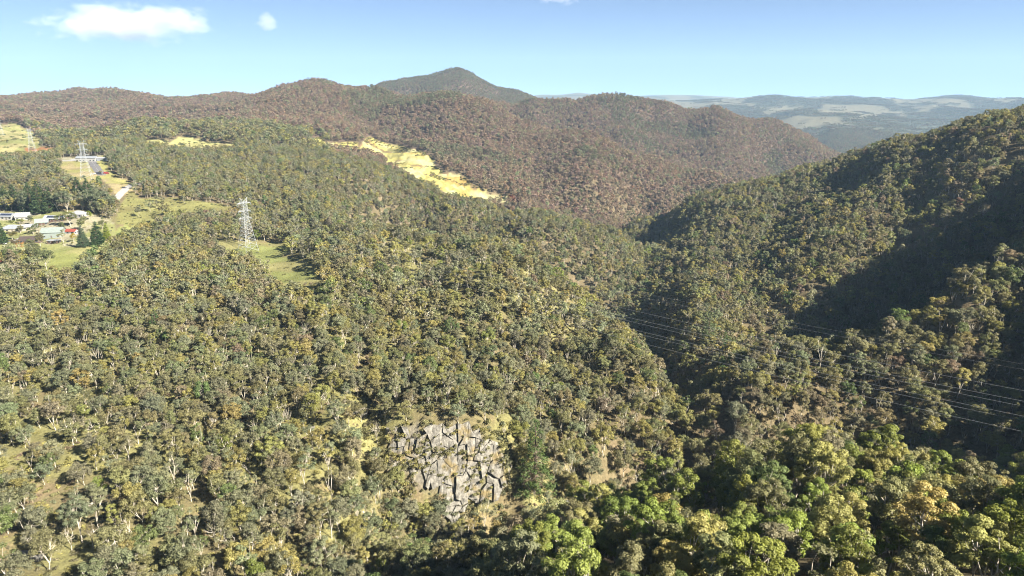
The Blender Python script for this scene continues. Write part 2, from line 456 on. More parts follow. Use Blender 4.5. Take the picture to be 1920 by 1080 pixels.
gcol = lerp(gcol, (0.292, 0.197, 0.058), qpoly([(1180,400),(1300,410),(1390,480),(1290,490),(1140,450)]) * 0.8)
gcol = lerp(gcol, (0.305, 0.217, 0.064), qpoly([(1290,510),(1370,510),(1370,580),(1300,590),(1280,550)]) * 0.85)
_rk = inside([(722,812),(760,802),(850,799),(922,814),(942,850),(946,902),(930,926),(870,936),(830,922),(772,897),(738,878)], GU, GV) & (GY > 200) & (GY < 270)
gcol = lerp(gcol, (0.17, 0.155, 0.125), _rk * (0.55 + 0.45 * sstep(.4, .6, _n3)))
# benches cut into the quarry
_qm = region('quarry', GX, GY, GZ).astype(float)
GZ = GZ + _qm * (2.2 * (np.round(GZ / 4.5) * 4.5 - GZ) * 0.5 - 2.0)

def ground_material():
    m, nt, b = new_mat("ground")
    at = node(nt, "ShaderNodeAttribute", attribute_name="gcol")
    geo = node(nt, "ShaderNodeNewGeometry")
    n1 = node(nt, "ShaderNodeTexNoise"); n1.inputs["Scale"].default_value = 0.9; n1.inputs["Detail"].default_value = 6; n1.inputs["Roughness"].default_value = 0.7
    n2 = node(nt, "ShaderNodeTexNoise"); n2.inputs["Scale"].default_value = 0.06; n2.inputs["Detail"].default_value = 5
    for n in (n1, n2): nt.links.new(geo.outputs["Position"], n.inputs["Vector"])
    mr = node(nt, "ShaderNodeMapRange"); mr.inputs["From Min"].default_value = 0.3; mr.inputs["From Max"].default_value = 0.7; mr.inputs["To Min"].default_value = 0.55; mr.inputs["To Max"].default_value = 1.35
    mr2 = node(nt, "ShaderNodeMapRange"); mr2.inputs["From Min"].default_value = 0.3; mr2.inputs["From Max"].default_value = 0.7; mr2.inputs["To Min"].default_value = 0.8; mr2.inputs["To Max"].default_value = 1.2
    nt.links.new(n1.outputs["Fac"], mr.inputs["Value"]); nt.links.new(n2.outputs["Fac"], mr2.inputs["Value"])
    mu = node(nt, "ShaderNodeMath", operation='MULTIPLY'); nt.links.new(mr.outputs[0], mu.inputs[0]); nt.links.new(mr2.outputs[0], mu.inputs[1])
    mx = node(nt, "ShaderNodeVectorMath", operation='SCALE'); nt.links.new(at.outputs["Color"], mx.inputs[0]); nt.links.new(mu.outputs[0], mx.inputs["Scale"])
    nt.links.new(mx.outputs[0], b.inputs["Base Color"])
    bp = node(nt, "ShaderNodeBump"); bp.inputs["Strength"].default_value = 0.6; bp.inputs["Distance"].default_value = 0.5
    nt.links.new(n1.outputs["Fac"], bp.inputs["Height"]); nt.links.new(bp.outputs["Normal"], b.inputs["Normal"])
    b.inputs["Roughness"].default_value = 0.95; b.inputs["Specular IOR Level"].default_value = 0.1
    return m
_i = np.arange((NT - 1) * NS).reshape(NT - 1, NS)[:, :-1].ravel()
_me = mesh_np("ground", np.column_stack([GX.ravel(), GY.ravel(), GZ.ravel()]), np.column_stack([_i, _i + 1, _i + NS + 1, _i + NS]), ground_material(), smooth=True)
smooth_attr(_me, "gcol", np.column_stack([gcol.reshape(-1, 3), np.ones(GX.size)]), 'FLOAT_COLOR')
tag(link("ground", _me), kind="structure")
# ------------------------------------------------------------------ foliage and bark
def leaf_material(name="leaves"):
    m, nt, b = new_mat(name)
    ti = node(nt, "ShaderNodeAttribute", attribute_type='INSTANCER', attribute_name="tint")
    lv = node(nt, "ShaderNodeAttribute", attribute_name="lv")
    mr = node(nt, "ShaderNodeMapRange"); mr.inputs["To Min"].default_value = 0.72; mr.inputs["To Max"].default_value = 1.38
    nt.links.new(lv.outputs["Fac"], mr.inputs["Value"])
    sc = node(nt, "ShaderNodeVectorMath", operation='SCALE'); nt.links.new(ti.outputs["Color"], sc.inputs[0]); nt.links.new(mr.outputs[0], sc.inputs["Scale"])
    nt.links.new(sc.outputs[0], b.inputs["Base Color"])
    b.inputs["Roughness"].default_value = 0.55; b.inputs["Specular IOR Level"].default_value = 0.25
    tr = node(nt, "ShaderNodeBsdfTranslucent")
    hs = node(nt, "ShaderNodeHueSaturation"); hs.inputs["Saturation"].default_value = 1.15; hs.inputs["Value"].default_value = 1.1
    nt.links.new(sc.outputs[0], hs.inputs["Color"]); nt.links.new(hs.outputs[0], tr.inputs["Color"])
    mix = node(nt, "ShaderNodeMixShader"); mix.inputs[0].default_value = 0.36
    nt.links.new(b.outputs[0], mix.inputs[1]); nt.links.new(tr.outputs[0], mix.inputs[2])
    nt.links.new(mix.outputs[0], nt.nodes["Material Output"].inputs["Surface"])
    return m
LEAF = leaf_material()
BARK = noise_mat("pale_bark", (0.30, 0.26, 0.20), (0.58, 0.54, 0.46), 1.2, 4)
BARK_DARK = noise_mat("dark_bark", (0.07, 0.05, 0.035), (0.17, 0.13, 0.10), 1.5, 4)

BARK_MID = noise_mat("brown_bark", (0.10, 0.075, 0.055), (0.20, 0.16, 0.12), 1.5, 4)
def leaves(rng, centres, radii, n, size, flat=0.75, up=0.3, wild=0.6):
    """n leaf faces spread over clumps; returns verts (4n,3), faces (n,4), shade value per vertex"""
    centres = np.asarray(centres, float); radii = np.asarray(radii, float)
    w = radii ** 2; idx = rng.choice(len(radii), n, p=w / w.sum())
    d = rng.normal(size=(n, 3)); d[:, 2] = np.where(rng.random(n) < 0.72, np.abs(d[:, 2]), d[:, 2]); d /= np.linalg.norm(d, axis=1)[:, None]
    r = radii[idx] * rng.random(n) ** 0.38
    p = centres[idx] + d * r[:, None] * np.array((1, 1, flat))
    nrm = d + rng.normal(size=(n, 3)) * wild; nrm[:, 2] += up; nrm /= np.linalg.norm(nrm, axis=1)[:, None]
    t = np.cross(nrm, rng.normal(size=(n, 3))); t /= np.linalg.norm(t, axis=1)[:, None] + 1e-9
    b = np.cross(nrm, t)
    s = size * (0.6 + 0.8 * rng.random(n))[:, None]
    a = 0.62 * s
    bend = nrm * s * 0.25
    q = np.stack([p - t * s * .6 - bend, p - b * a * .5, p + t * s * .6 - bend, p + b * a * .5], 1)
    cl = rng.random(len(radii))
    lv = 0.55 * cl[idx] + 0.45 * rng.random(n)
    f = np.arange(4 * n).reshape(n, 4)
    return q.reshape(-1, 3), f, np.repeat(lv, 4)

def gum(seed, Ht, R, ncl, nleaf, size, base=0.42, crad=(1.0, 1.7), sides=5, twig=1.0, dome=0.36, lean=0.6, wild=0.55):
    """skeleton and foliage of one gum tree: (trunk MB, leaf verts, faces, shade)"""
    rng = np.random.default_rng(seed)
    mid = Ht * (base + 1.0) / 2 + 0.3
    cs = []; tries = 0
    while len(cs) < ncl and tries < 4000:
        tries += 1
        d = rng.normal(size=3); d /= np.linalg.norm(d)
        if d[2] < -0.55: continue
        rr = 0.45 + 0.55 * rng.random() ** 0.6
        c = np.array((d[0] * R * rr, d[1] * R * rr, mid + d[2] * Ht * dome * rr))
        c[:2] *= 0.75 + 0.25 * math.sin(math.atan2(d[1], d[0]) * 2 + seed) 
        if all(np.linalg.norm((c - k) * (1, 1, 1.2)) > crad[0] * (1.35 - tries / 3500) for k in cs): cs.append(c)
    cs = np.array(cs)
    cs[:, :2] += rng.normal(size=2) * lean
    rad = rng.uniform(crad[0], crad[1], len(cs))
    mb = MB()
    fork = Vector((rng.normal() * .3, rng.normal() * .3, Ht * base * rng.uniform(.55, .85)))
    tr = 0.0155 * Ht * rng.uniform(.8, 1.15)
    mb.tube([(0, 0, -1.0), (fork.x * .3, fork.y * .5, fork.z * .5), fork], [tr * 1.25, tr, tr * .85], sides)
    nl = int(rng.integers(3, 5)); ang0 = rng.random() * 6.28
    mains = []
    for k in range(nl):
        a = ang0 + 6.28 * k / nl + rng.normal() * .3
        end = Vector((math.cos(a) * R * rng.uniform(.3, .5), math.sin(a) * R * rng.uniform(.3, .5), mid + Ht * rng.uniform(-.08, .10)))
        m1 = fork.lerp(end, .5) + Vector((rng.normal() * .25, rng.normal() * .25, -.2))
        mb.tube([fork, m1, end], [tr * .75, tr * .55, tr * .36], max(4, sides - 1)); mains.append((m1, end))
    for c, r in zip(cs, rad):
        m1, end = min(mains, key=lambda q: (q[1] - Vector(c)).length)
        st = m1.lerp(end, rng.uniform(.4, 1.0)); ce = Vector(c)
        md = st.lerp(ce, .55) + Vector((rng.normal() * .2, rng.normal() * .2, -.25))
        mb.tube([st, md, ce + Vector((0, 0, r * .3))], [tr * .34 * twig, tr * .25 * twig, tr * .12 * twig], 3)
    v, f, lv = leaves(rng, cs, rad, nleaf, size, wild=wild)
    return mb, v, f, lv
def conifer(seed, Ht, R, nleaf, size, tiers=14, ragged=0.35):
    rng = np.random.default_rng(seed); mb = MB()
    mb.tube([(0, 0, -1), (0, 0, Ht * .5), (0, 0, Ht * .97)], [Ht * .018, Ht * .012, Ht * .003], 5)
    cs, rad = [], []
    for k in range(tiers):
        t = k / (tiers - 1); z = Ht * (0.10 + 0.88 * t); rr = R * (1 - t) ** 0.85 + 0.15
        for j in range(max(2, int(7 * (1 - t) + 2))):
            a = 6.28 * (j + rng.random()) / max(2, int(7 * (1 - t) + 2)); q = rr * (0.55 + rng.random() * ragged)
            cs.append((math.cos(a) * q, math.sin(a) * q, z - q * .22)); rad.append(0.22 * R * (1 - .6 * t) + .2)
            mb.tube([(0, 0, z), (math.cos(a) * q, math.sin(a) * q, z - q * .22)], [.05, .02], 3)
    v, f, lv = leaves(rng, cs, rad, nleaf, size, 0.55, 0.2)
    return mb, v, f, lv
def crown_mesh(name, v, f, lv):
    me = mesh_np(name, v, f, LEAF); smooth_attr(me, "lv", lv); return me
def joined(name, mb, v, f, lv, bark):
    """trunk and foliage in one mesh, for the uncounted woodland"""
    tv = np.array(mb.v); nb = len(tv)
    tf = []
    for q in mb.f:
        if len(q) == 4: tf.append(q)
        elif len(q) == 3: tf.append((q[0], q[1], q[2], q[2]))
    tf = [q for q in tf if q[2] != q[3]]
    faces = np.vstack([np.array(tf, int).reshape(-1, 4), f + nb])
    me = mesh_np(name, np.vstack([tv, v]), faces, mats=[bark, LEAF], mat_index=np.r_[np.zeros(len(tf)), np.ones(len(f))])
    smooth_attr(me, "lv", np.r_[np.zeros(nb), lv]); return me

# near prototypes: separate trunk and crown meshes so that single trees can share them
NEAR = []        # (trunk mesh, crown mesh, joined mesh, style, height, radius)
def near_proto(style, seed, bark=BARK, **kw):
    g = gum(seed, **kw)
    NEAR.append((g[0].mesh("trunk", bark), crown_mesh("crown", *g[1:]), joined("tree", *g, bark), style, kw['Ht'], kw['R']))
for k in range(6):
    near_proto('open', 100 + k, Ht=10.5 + k % 3, R=4.1 + .4 * (k % 4), ncl=20 + 2 * k, nleaf=4200, size=0.34, base=0.26, crad=(0.9, 1.6), dome=0.40)
for k in range(6):
    near_proto('green', 200 + k, Ht=12.5 + k % 3, R=4.2 + .4 * (k % 3), ncl=30 + 3 * k, nleaf=8500, size=0.27, base=0.34, crad=(0.75, 1.25), lean=.4, wild=.35)
for k in range(3):
    near_proto('sparse', 300 + k, Ht=11 + k, R=3.5 + .3 * k, ncl=10, nleaf=850, size=0.36, base=0.36, crad=(0.8, 1.4), twig=1.5)
for k in range(2):
    near_proto('bare', 340 + k, Ht=9 + k, R=3.2, ncl=22, nleaf=70, size=0.30, base=0.30, crad=(0.8, 1.2), twig=1.7)
MIDP = []
for k in range(5):
    g = gum(400 + k, Ht=10.5 + k % 3, R=4.1 + .4 * (k % 3), ncl=17 + k, nleaf=850, size=0.72, base=0.27, crad=(1.0, 1.7), dome=.40, sides=4, twig=1.2); MIDP.append(joined("tree", *g, BARK))
for k in range(2):
    g = gum(440 + k, Ht=11 + k, R=3.6, ncl=9, nleaf=220, size=0.75, base=0.36, crad=(0.9, 1.4), sides=4, twig=2.0); MIDP.append(joined("tree", *g, BARK))
LOWP = []
for k in range(5):
    g = gum(500 + k, Ht=11 + k % 3, R=3.8 + .3 * (k % 3), ncl=10, nleaf=150, size=1.5, base=0.36, crad=(1.1, 1.7), sides=3, twig=0.9); LOWP.append(joined("tree", *g, BARK_MID))
def patch(seed):
    rng = np.random.default_rng(seed); V, Fc, L = [], [], []; nb = 0
    for k in range(10):
        c = rng.uniform(-16, 16, 2); v, f, lv = leaves(rng, [(c[0], c[1], 8), (c[0] + 1.5, c[1] + 1, 10)], [3.4, 2.6], 26, 2.6)
        V.append(v); Fc.append(f + nb); L.append(lv * .5 + rng.random() * .5); nb += len(v)
    me = mesh_np("tree_patch", np.vstack(V), np.vstack(Fc), LEAF); smooth_attr(me, "lv", np.concatenate(L)); return me
PATP = [patch(600 + k) for k in range(3)]
def shrub(seed, n, size, R, hz):
    rng = np.random.default_rng(seed); m = 5
    cs = np.column_stack([rng.normal(size=(m, 2)) * R * .45, np.full(m, hz * .35)]); v, f, lv = leaves(rng, cs, np.full(m, R * .6), n, size, hz / R)
    me = mesh_np("shrub", v, f, LEAF); smooth_attr(me, "lv", lv); return me
SHRP = [shrub(700 + k, 170, 0.30, 1.0 + .2 * k, .9) for k in range(3)]
TUFP = [shrub(720 + k, 46, 0.42, 0.8, .35) for k in range(2)]
con_near = conifer(800, 16, 4.2, 2600, .5)
con_low = joined("conifer", *conifer(801, 15, 3.6, 420, 1.0), BARK_DARK)
LIB = []         # (mesh) in index order
IDX = {}
def lib(key, meshes):
    IDX[key] = list(range(len(LIB), len(LIB) + len(meshes))); LIB.extend(meshes)
for st in ('open', 'green', 'sparse', 'bare'):
    lib(st, [n[2] for n in NEAR if n[3] == st])
lib('mid', MIDP); lib('low', LOWP); lib('patch', PATP); lib('shrub', SHRP); lib('tuft', TUFP); lib('conlow', [con_low])
LIBCOL = bpy.data.collections.new("plant_library")
for k, me in enumerate(LIB):
    o = bpy.data.objects.new("plant_kind_%03d" % k, me); LIBCOL.objects.link(o)

# ------------------------------------------------------------------ where the trees stand
def scatter(y0, y1, cell, smin=-0.92, smax=1.2):
    ny = int((y1 - y0) / cell) + 1
    xs, ys = [], []
    for j in range(ny):
        y = y0 + (j + .5) * cell
        n = int((smax - smin) * y / cell)
        x = smin * y + (np.arange(n) + .5 + .5 * (j % 2)) * cell
        xs.append(x); ys.append(np.full(n, y))
    x = np.concatenate(xs); y = np.concatenate(ys)
    x = x + RNG.uniform(-.48, .48, len(x)) * cell; y = y + RNG.uniform(-.48, .48, len(y)) * cell
    y = np.clip(y, y0, y1)
    return x, y
PAL = {k: np.array(v) for k, v in dict(
    olive=(0.185, 0.178, 0.082), grey=(0.178, 0.186, 0.106), yellow=(0.245, 0.225, 0.080), bright=(0.172, 0.196, 0.050), green=(0.120, 0.150, 0.055),
    brown=(0.208, 0.160, 0.106), rust=(0.215, 0.150, 0.096), dull=(0.190, 0.172, 0.102), dark=(0.050, 0.080, 0.034), maroon=(0.198, 0.143, 0.108)).items()}
def pick(names, w, n):
    i = RNG.choice(len(names), n, p=np.array(w) / sum(w))
    return np.array([PAL[k] for k in names])[i], i
def tints(x, y, z):
    n = len(x); u, v, d = to_pix(x, y, z)
    L, _ = pick(['olive', 'grey', 'yellow', 'green', 'dull', 'brown', 'bright'], [36, 34, 18, 4, 8, .6, 1], n)
    R, _ = pick(['bright', 'olive', 'yellow', 'green', 'dull', 'brown', 'rust'], [40, 26, 24, 6, 5, .6, 0.1], n)
    M, _ = pick(['olive', 'yellow', 'dull', 'green', 'grey', 'brown'], [38, 22, 22, 6, 11, 2], n)
    B, _ = pick(['brown', 'maroon', 'dull', 'grey', 'rust'], [40, 30, 17, 5, 8], n)
    D, _ = pick(['grey', 'brown', 'dull'], [35, 20, 45], n)
    D = D * .85; B = B * 1.08; R = R * 1.12
    nz = fbm(x / 180, y / 180, 201, 4)
    t = L.copy()
    right = (u + 0.35 * (v - 700)) > 1160 + 120 * (nz - .5)
    t[right & (y < 235)] = R[right & (y < 235)]
    t[right & (y >= 235)] = M[right & (y >= 235)]
    br = (y > 1080 + 500 * (nz - .5) + np.where(u < 620, 300, 0)) & ~((u > 1560) & (y < 1150))
    t[br] = B[br]
    pk = ((y > 2950) & (y < 4200)) | ((y > 1100) & (nz < 0.30))
    t[pk] = D[pk]
    t[y > 4200] = D[y > 4200] * 0.8
    t = t * RNG.uniform(.84, 1.18, n)[:, None] * (1 + 0.04 * RNG.normal(size=(n, 3)))
    return np.clip(t * 1.1, .01, .5)
def cleared(x, y, z, keep):
    m = np.zeros(len(x), bool)
    for name in keep: m |= (open_to_view if name in ('quarry', 'yellow', 'depot', 'farclear', 'field', 'yard', 'pylon') else region)(name, x, y, z)
    return m
ROCKPOLY = [(715,812),(760,800),(850,797),(925,812),(945,850),(950,905),(935,930),(870,940),(830,925),(770,900),(735,880)]
PT = {k: [] for k in ('x', 'y', 'z', 'i', 's', 't')}
NEARTREES = []   # candidates for single trees
def emit(x, y, z, i, s, t):
    for k, a in zip('xyzist', (x, y, z, i, s, t)): PT[k].append(a)
ALLC = ('pylon', 'field', 'yard', 'depot', 'farclear', 'yellow', 'quarry')
# near band
x, y = scatter(66, 350, 5.5, -0.95, 1.25)
z = height(x, y); u, v, d = to_pix(x, y, z)
rightside = (u + 0.35 * (v - 700)) > 1130
dens = fbm(x / 34, y / 34, 301, 3)
keep = ~cleared(x, y, z, ALLC) & np.where(rightside, RNG.random(len(x)) < np.where(y < 215, 0.74, 0.80), RNG.random(len(x)) < np.clip(0.45 + 2.4 * (dens - .18), .62, .98))
keep &= ~inside(ROCKPOLY, u, v) & ~inside(ROCKPOLY, u, v - 30)
keep &= ~(inside([(-200, 800), (110, 810), (230, 900), (190, 1080), (250, 1200), (-200, 1200)], u, v) & (RNG.random(len(x)) < .48))
keep &= ~inside([(960,930),(1050,930),(1050,985),(960,985)], u, v)
keep &= ~inside([(835,940),(935,935),(900,1010),(830,1010)], u, v)
x, y, z, u, v, d, rightside = (a[keep] for a in (x, y, z, u, v, d, rightside))
kind = np.empty(len(x), int)
sty = np.where(rightside & (y < 240), RNG.choice(['green', 'green', 'green', 'open', 'sparse'], len(x)), RNG.choice(['open'] * 15 + ['green'] * 2 + ['sparse'] * 4 + ['bare'], len(x)))
for st in ('open', 'green', 'sparse', 'bare'):
    m = sty == st; kind[m] = RNG.choice(IDX[st], m.sum())
scl = RNG.uniform(.62, 1.22, len(x)) * np.where(rightside, np.where(y < 215, 1.06, .95), 0.84)
tin = tints(x, y, z)
NB = dict(x=x, y=y, z=z, i=kind, s=scl, t=tin, u=u, v=v, d=d, r=rightside)
# middle, far and farthest bands
x, y = scatter(350, 1150, 6.3); z = height(x, y)
u, v, d = to_pix(x, y, z)
keep = ~cleared(x, y, z, ALLC) & ~(open_to_view('scrub', x, y, z) & (RNG.random(len(x)) > .05)) & (RNG.random(len(x)) < np.clip(.70 + 1.6 * (fbm(x / 40, y / 40, 303, 3) - .3), .6, .98))
keep &= (hidden_by(x, y, z + 14) < 25)
x, y, z = x[keep], y[keep], z[keep]
mk = np.where(RNG.random(len(x)) < .88, RNG.choice(IDX['mid'][:5], len(x)), RNG.choice(IDX['mid'][5:], len(x)))
emit(x, y, z, mk, RNG.uniform(.6, 1.25, len(x)) * .9, tints(x, y, z))
x, y = scatter(1150, 2900, 7.6); z = height(x, y)
keep = ~cleared(x, y, z, ('farclear', 'yellow', 'quarry')) & (hidden_by(x, y, z + 14) < 30) & (RNG.random(len(x)) < .93)
x, y, z = x[keep], y[keep], z[keep]
emit(x, y, z, RNG.choice(IDX['low'], len(x)), RNG.uniform(.75, 1.45, len(x)), tints(x, y, z))
x, y = scatter(2900, 4300, 9.0); z = height(x, y)
keep = (hidden_by(x, y, z + 14) < 30)
x, y, z = x[keep], y[keep], z[keep]
emit(x, y, z, RNG.choice(IDX['low'], len(x)), RNG.uniform(.9, 1.35, len(x)), tints(x, y, z))
x, y = scatter(4300, 9200, 34.0); z = height(x, y)
_pg = bil(_past, x / y, np.log(y), S0, S1, T0, T1)
keep = (hidden_by(x, y, z + 14) < 30) & (RNG.random(len(x)) > _pg * .97) & (x / y > -.1)
x, y, z = x[keep], y[keep], z[keep]
emit(x, y, z, RNG.choice(IDX['patch'], len(x)), RNG.uniform(.9, 1.3, len(x)), tints(x, y, z))
# ------------------------------------------------------------------ single trees: the 300 that show largest
NB['cu'], NB['cv'], NB['cd'] = to_pix(NB['x'], NB['y'], NB['z'] + 7 * NB['s'])
vis = (NB['cu'] > 12) & (NB['cu'] < 1908) & (NB['cv'] > 200) & (NB['cv'] < 1068) & (hidden_by(NB['x'], NB['y'], NB['z'] + 9 * NB['s']) < 0.5)
score = np.where(vis, NB['s'] / NB['cd'] * np.array([NEAR[i][4] for i in NB['i']]), 0)
order = np.argsort(-score)[:300]
single = np.zeros(len(NB['x']), bool); single[order] = score[order] > 0
rest = ~single
emit(NB['x'][rest], NB['y'][rest], NB['z'][rest], NB['i'][rest], NB['s'][rest], NB['t'][rest])
def colour_word(t):
    names = {'grey-green': 'grey', 'olive': 'olive', 'yellowish': 'yellow', 'bright-green': 'bright', 'deep-green': 'green', 'brown': 'brown', 'reddish': 'rust', 'dun': 'dull'}
    a = t / t.sum()
    return min(names, key=lambda k: float(((a - PAL[names[k]] / PAL[names[k]].sum()) ** 2).sum() + 0.02 * (t.sum() - PAL[names[k]].sum()) ** 2))
_ones = "zero one two three four five six seven eight nine ten eleven twelve thirteen fourteen fifteen sixteen seventeen eighteen nineteen".split()
_tens = "x x twenty thirty forty fifty sixty seventy eighty ninety".split()
def words(n):
    n = int(n)
    return _ones[n] if n < 20 else _tens[n // 10] + ('' if n % 10 == 0 else '-' + _ones[n % 10]) if n < 100 else 'hundred'
used_labels = set()
STYLE_WORD = {'open': 'spreading', 'green': 'dense', 'sparse': 'thin', 'bare': 'leafless'}
def single_tree(name, mesh_pair, loc, s, tint, label, cat="tree", group=None, sz=1.0):
    root = thing(name, label, cat, loc, float(RNG.uniform(0, 6.28)), group)
    root.scale = (s, s, s * sz)
    link("trunk", mesh_pair[0], root)
    c = link("crown", mesh_pair[1], root); c["tint"] = [float(q) for q in tint] + [1.0]
    return root
for i in np.where(single)[0]:
    tm, cm, _, st, Ht, R = NEAR[NB['i'][i]]
    s = float(NB['s'][i]); cu, cv = NB['cu'][i], NB['cv'][i]
    where = ('on near right spur' if NB['r'][i] and NB['y'][i] < 235 else 'beyond shaded gully' if NB['r'][i] else
             'by grey cliff' if (660 < cu < 1000 and 740 < cv < 1000) else 'on left slope')
    for off in (0, 1, -1, 2, -2):
        lab = "%s %s gum %s, %s percent across, %s percent down" % (STYLE_WORD[st], colour_word(NB['t'][i]) if st != 'bare' else 'pale', where, words(round(cu / W * 100)), words(round(cv / H * 100) + off))
        if lab not in used_labels: break
    used_labels.add(lab)
    single_tree("gum_tree", (tm, cm), (float(NB['x'][i]), float(NB['y'][i]), float(NB['z'][i])), s, NB['t'][i], lab, "tree", "gum trees on the near slopes", float(RNG.uniform(.9, 1.1)))
# undergrowth on the near slopes
x, y = scatter(75, 420, 2.8, -0.9, 1.0); z = height(x, y); u, v, d = to_pix(x, y, z)
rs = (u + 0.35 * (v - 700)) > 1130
keep = ~cleared(x, y, z, ('field', 'yard')) & ~inside(ROCKPOLY, u, v) & (RNG.random(len(x)) < np.where(rs, .45, .75)) & (u > -120) & (u < 2040)
x, y, z, rs = x[keep], y[keep], z[keep], rs[keep]
isb = RNG.random(len(x)) < .5
bi = np.where(isb, RNG.choice(IDX['shrub'], len(x)), RNG.choice(IDX['tuft'], len(x)))
bt, _ = pick(['olive', 'yellow', 'grey', 'dull', 'brown'], [30, 34, 14, 16, 6], len(x))
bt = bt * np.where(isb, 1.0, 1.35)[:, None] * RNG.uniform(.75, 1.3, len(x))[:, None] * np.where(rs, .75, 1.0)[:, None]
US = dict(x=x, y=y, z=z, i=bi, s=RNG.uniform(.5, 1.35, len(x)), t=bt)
# scrub on the ledges of the cliff
_r = RNG.random((260, 2))
for _a, _b in _r:
    _u, _v = 715 + 235 * _a, 800 + 135 * _b
    if inside(ROCKPOLY, np.array([_u]), np.array([_v]))[0] and RNG.random() < (.95 if _u < 800 else .7):
        px, py, pz = hit(_u, _v)
        for k, q in dict(x=px, y=py - .4, z=pz + RNG.uniform(.4, 2.0), i=RNG.choice(IDX['shrub']), s=RNG.uniform(.5, 1.5)).items(): US[k] = np.append(US[k], q)
        US['t'] = np.vstack([US['t'], PAL['olive' if RNG.random() < .6 else 'yellow'] * RNG.uniform(.8, 1.2)])
# scrub on the steep bank round the cliff
for _a, _b in RNG.random((900, 2)):
    _u, _v = 640 + 620 * _a, 640 + 370 * _b
    if inside(ROCKPOLY, np.array([_u]), np.array([_v]))[0] or (_u > 1050 and _v > 930 - (_u - 1050) * .6): continue
    px, py, pz = hit(_u, _v)
    for k, q in dict(x=px, y=py, z=pz, i=RNG.choice(IDX['shrub']), s=RNG.uniform(.7, 1.9)).items(): US[k] = np.append(US[k], q)
    US['t'] = np.vstack([US['t'], PAL[str(RNG.choice(['olive', 'yellow', 'grey', 'dull']))] * RNG.uniform(.8, 1.25)])
# scattered bushes on the open clearings
x, y = scatter(400, 800, 4.5, -.8, 0.0); z = height(x, y)
keep = (region('scrub', x, y, z) & (RNG.random(len(x)) < .45)) | (region('pylon', x, y, z) & (RNG.random(len(x)) < .13)) | (region('yard', x, y, z) & (RNG.random(len(x)) < .16))
x, y, z = x[keep], y[keep], z[keep]
bt2, _ = pick(['olive', 'yellow', 'grey', 'green'], [35, 30, 20, 15], len(x))
for k, a in dict(x=x, y=y, z=z, i=RNG.choice(IDX['shrub'], len(x)), s=RNG.uniform(.5, 1.2, len(x)), t=bt2).items():
    US[k] = np.concatenate([US[k], a])
x, y = scatter(600, 1600, 8.0, -.9, -.2); z = height(x, y)
keep = (region('farclear', x, y, z) & (RNG.random(len(x)) < .22)) | (region('yellow', x, y, z) & (RNG.random(len(x)) < .07)) | (region('depot', x, y, z) & (RNG.random(len(x)) < .10))
x, y, z = x[keep], y[keep], z[keep]
bt2, _ = pick(['olive', 'yellow', 'green'], [40, 35, 25], len(x))
for k, a in dict(x=x, y=y, z=z, i=RNG.choice(IDX['shrub'], len(x)), s=RNG.uniform(1.2, 3.2, len(x)), t=bt2).items():
    US[k] = np.concatenate([US[k], a])
# bushes inside the quarry
x, y = scatter(1100, 1560, 7.0, -.4, 0.1); z = height(x, y)
keep = region('quarry', x, y, z) & (fbm(x / 30, y / 30, 401, 3) > .58)
x, y, z = x[keep], y[keep], z[keep]
bt2, _ = pick(['olive', 'yellow', 'green', 'brown'], [35, 25, 25, 15], len(x))
for k, a in dict(x=x, y=y, z=z, i=RNG.choice(IDX['shrub'], len(x)), s=RNG.uniform(1.5, 3.0, len(x)), t=bt2).items():
    US[k] = np.concatenate([US[k], a])

def plant_mass(name, D, tilt=0.05):
    n = len(D['x'])
    me = bpy.data.meshes.new(name); me.vertices.add(n)
    me.vertices.foreach_set("co", np.column_stack([D['x'], D['y'], D['z']]).astype(np.float32).ravel())
    smooth_attr(me, "kind_index", D['i'], 'INT'); smooth_attr(me, "size", D['s'])
    smooth_attr(me, "turn", np.column_stack([RNG.normal(0, tilt, n), RNG.normal(0, tilt, n), RNG.uniform(0, 6.283, n)]), 'FLOAT_VECTOR')
    smooth_attr(me, "tint", np.column_stack([D['t'], np.ones(n)]), 'FLOAT_COLOR')
    me.update()
    o = link(name, me)
    ng = bpy.data.node_groups.new(name + "_nodes", 'GeometryNodeTree')
    ng.interface.new_socket("Geometry", in_out='INPUT', socket_type='NodeSocketGeometry')
    ng.interface.new_socket("Geometry", in_out='OUTPUT', socket_type='NodeSocketGeometry')
    N = ng.nodes; gi = N.new("NodeGroupInput"); go = N.new("NodeGroupOutput")
    m2p = N.new("GeometryNodeMeshToPoints"); ci = N.new("GeometryNodeCollectionInfo"); iop = N.new("GeometryNodeInstanceOnPoints")
    ci.inputs["Collection"].default_value = LIBCOL; ci.inputs["Separate Children"].default_value = True; ci.inputs["Reset Children"].default_value = True
    def na(nm, t):
        a = N.new("GeometryNodeInputNamedAttribute"); a.data_type = t; a.inputs["Name"].default_value = nm; return a.outputs["Attribute"]
    ng.links.new(gi.outputs[0], m2p.inputs["Mesh"]); ng.links.new(m2p.outputs[0], iop.inputs["Points"])
    ng.links.new(ci.outputs[0], iop.inputs["Instance"]); iop.inputs["Pick Instance"].default_value = True
    ng.links.new(na("kind_index", 'INT'), iop.inputs["Instance Index"])
    e2r = N.new("FunctionNodeEulerToRotation"); ng.links.new(na("turn", 'FLOAT_VECTOR'), e2r.inputs[0]); ng.links.new(e2r.outputs[0], iop.inputs["Rotation"])
    ng.links.new(na("size", 'FLOAT'), iop.inputs["Scale"])
    ng.links.new(iop.outputs[0], go.inputs[0])
    md = o.modifiers.new("plants", 'NODES'); md.node_group = ng
    return o
tag(plant_mass("woodland", {k: np.concatenate(v) for k, v in PT.items()}), "woodland covering the hills beyond the nearest trees", "woodland", kind="stuff")
tag(plant_mass("undergrowth", US), "low shrubs and dry grass tufts between the trees", "undergrowth", kind="stuff")
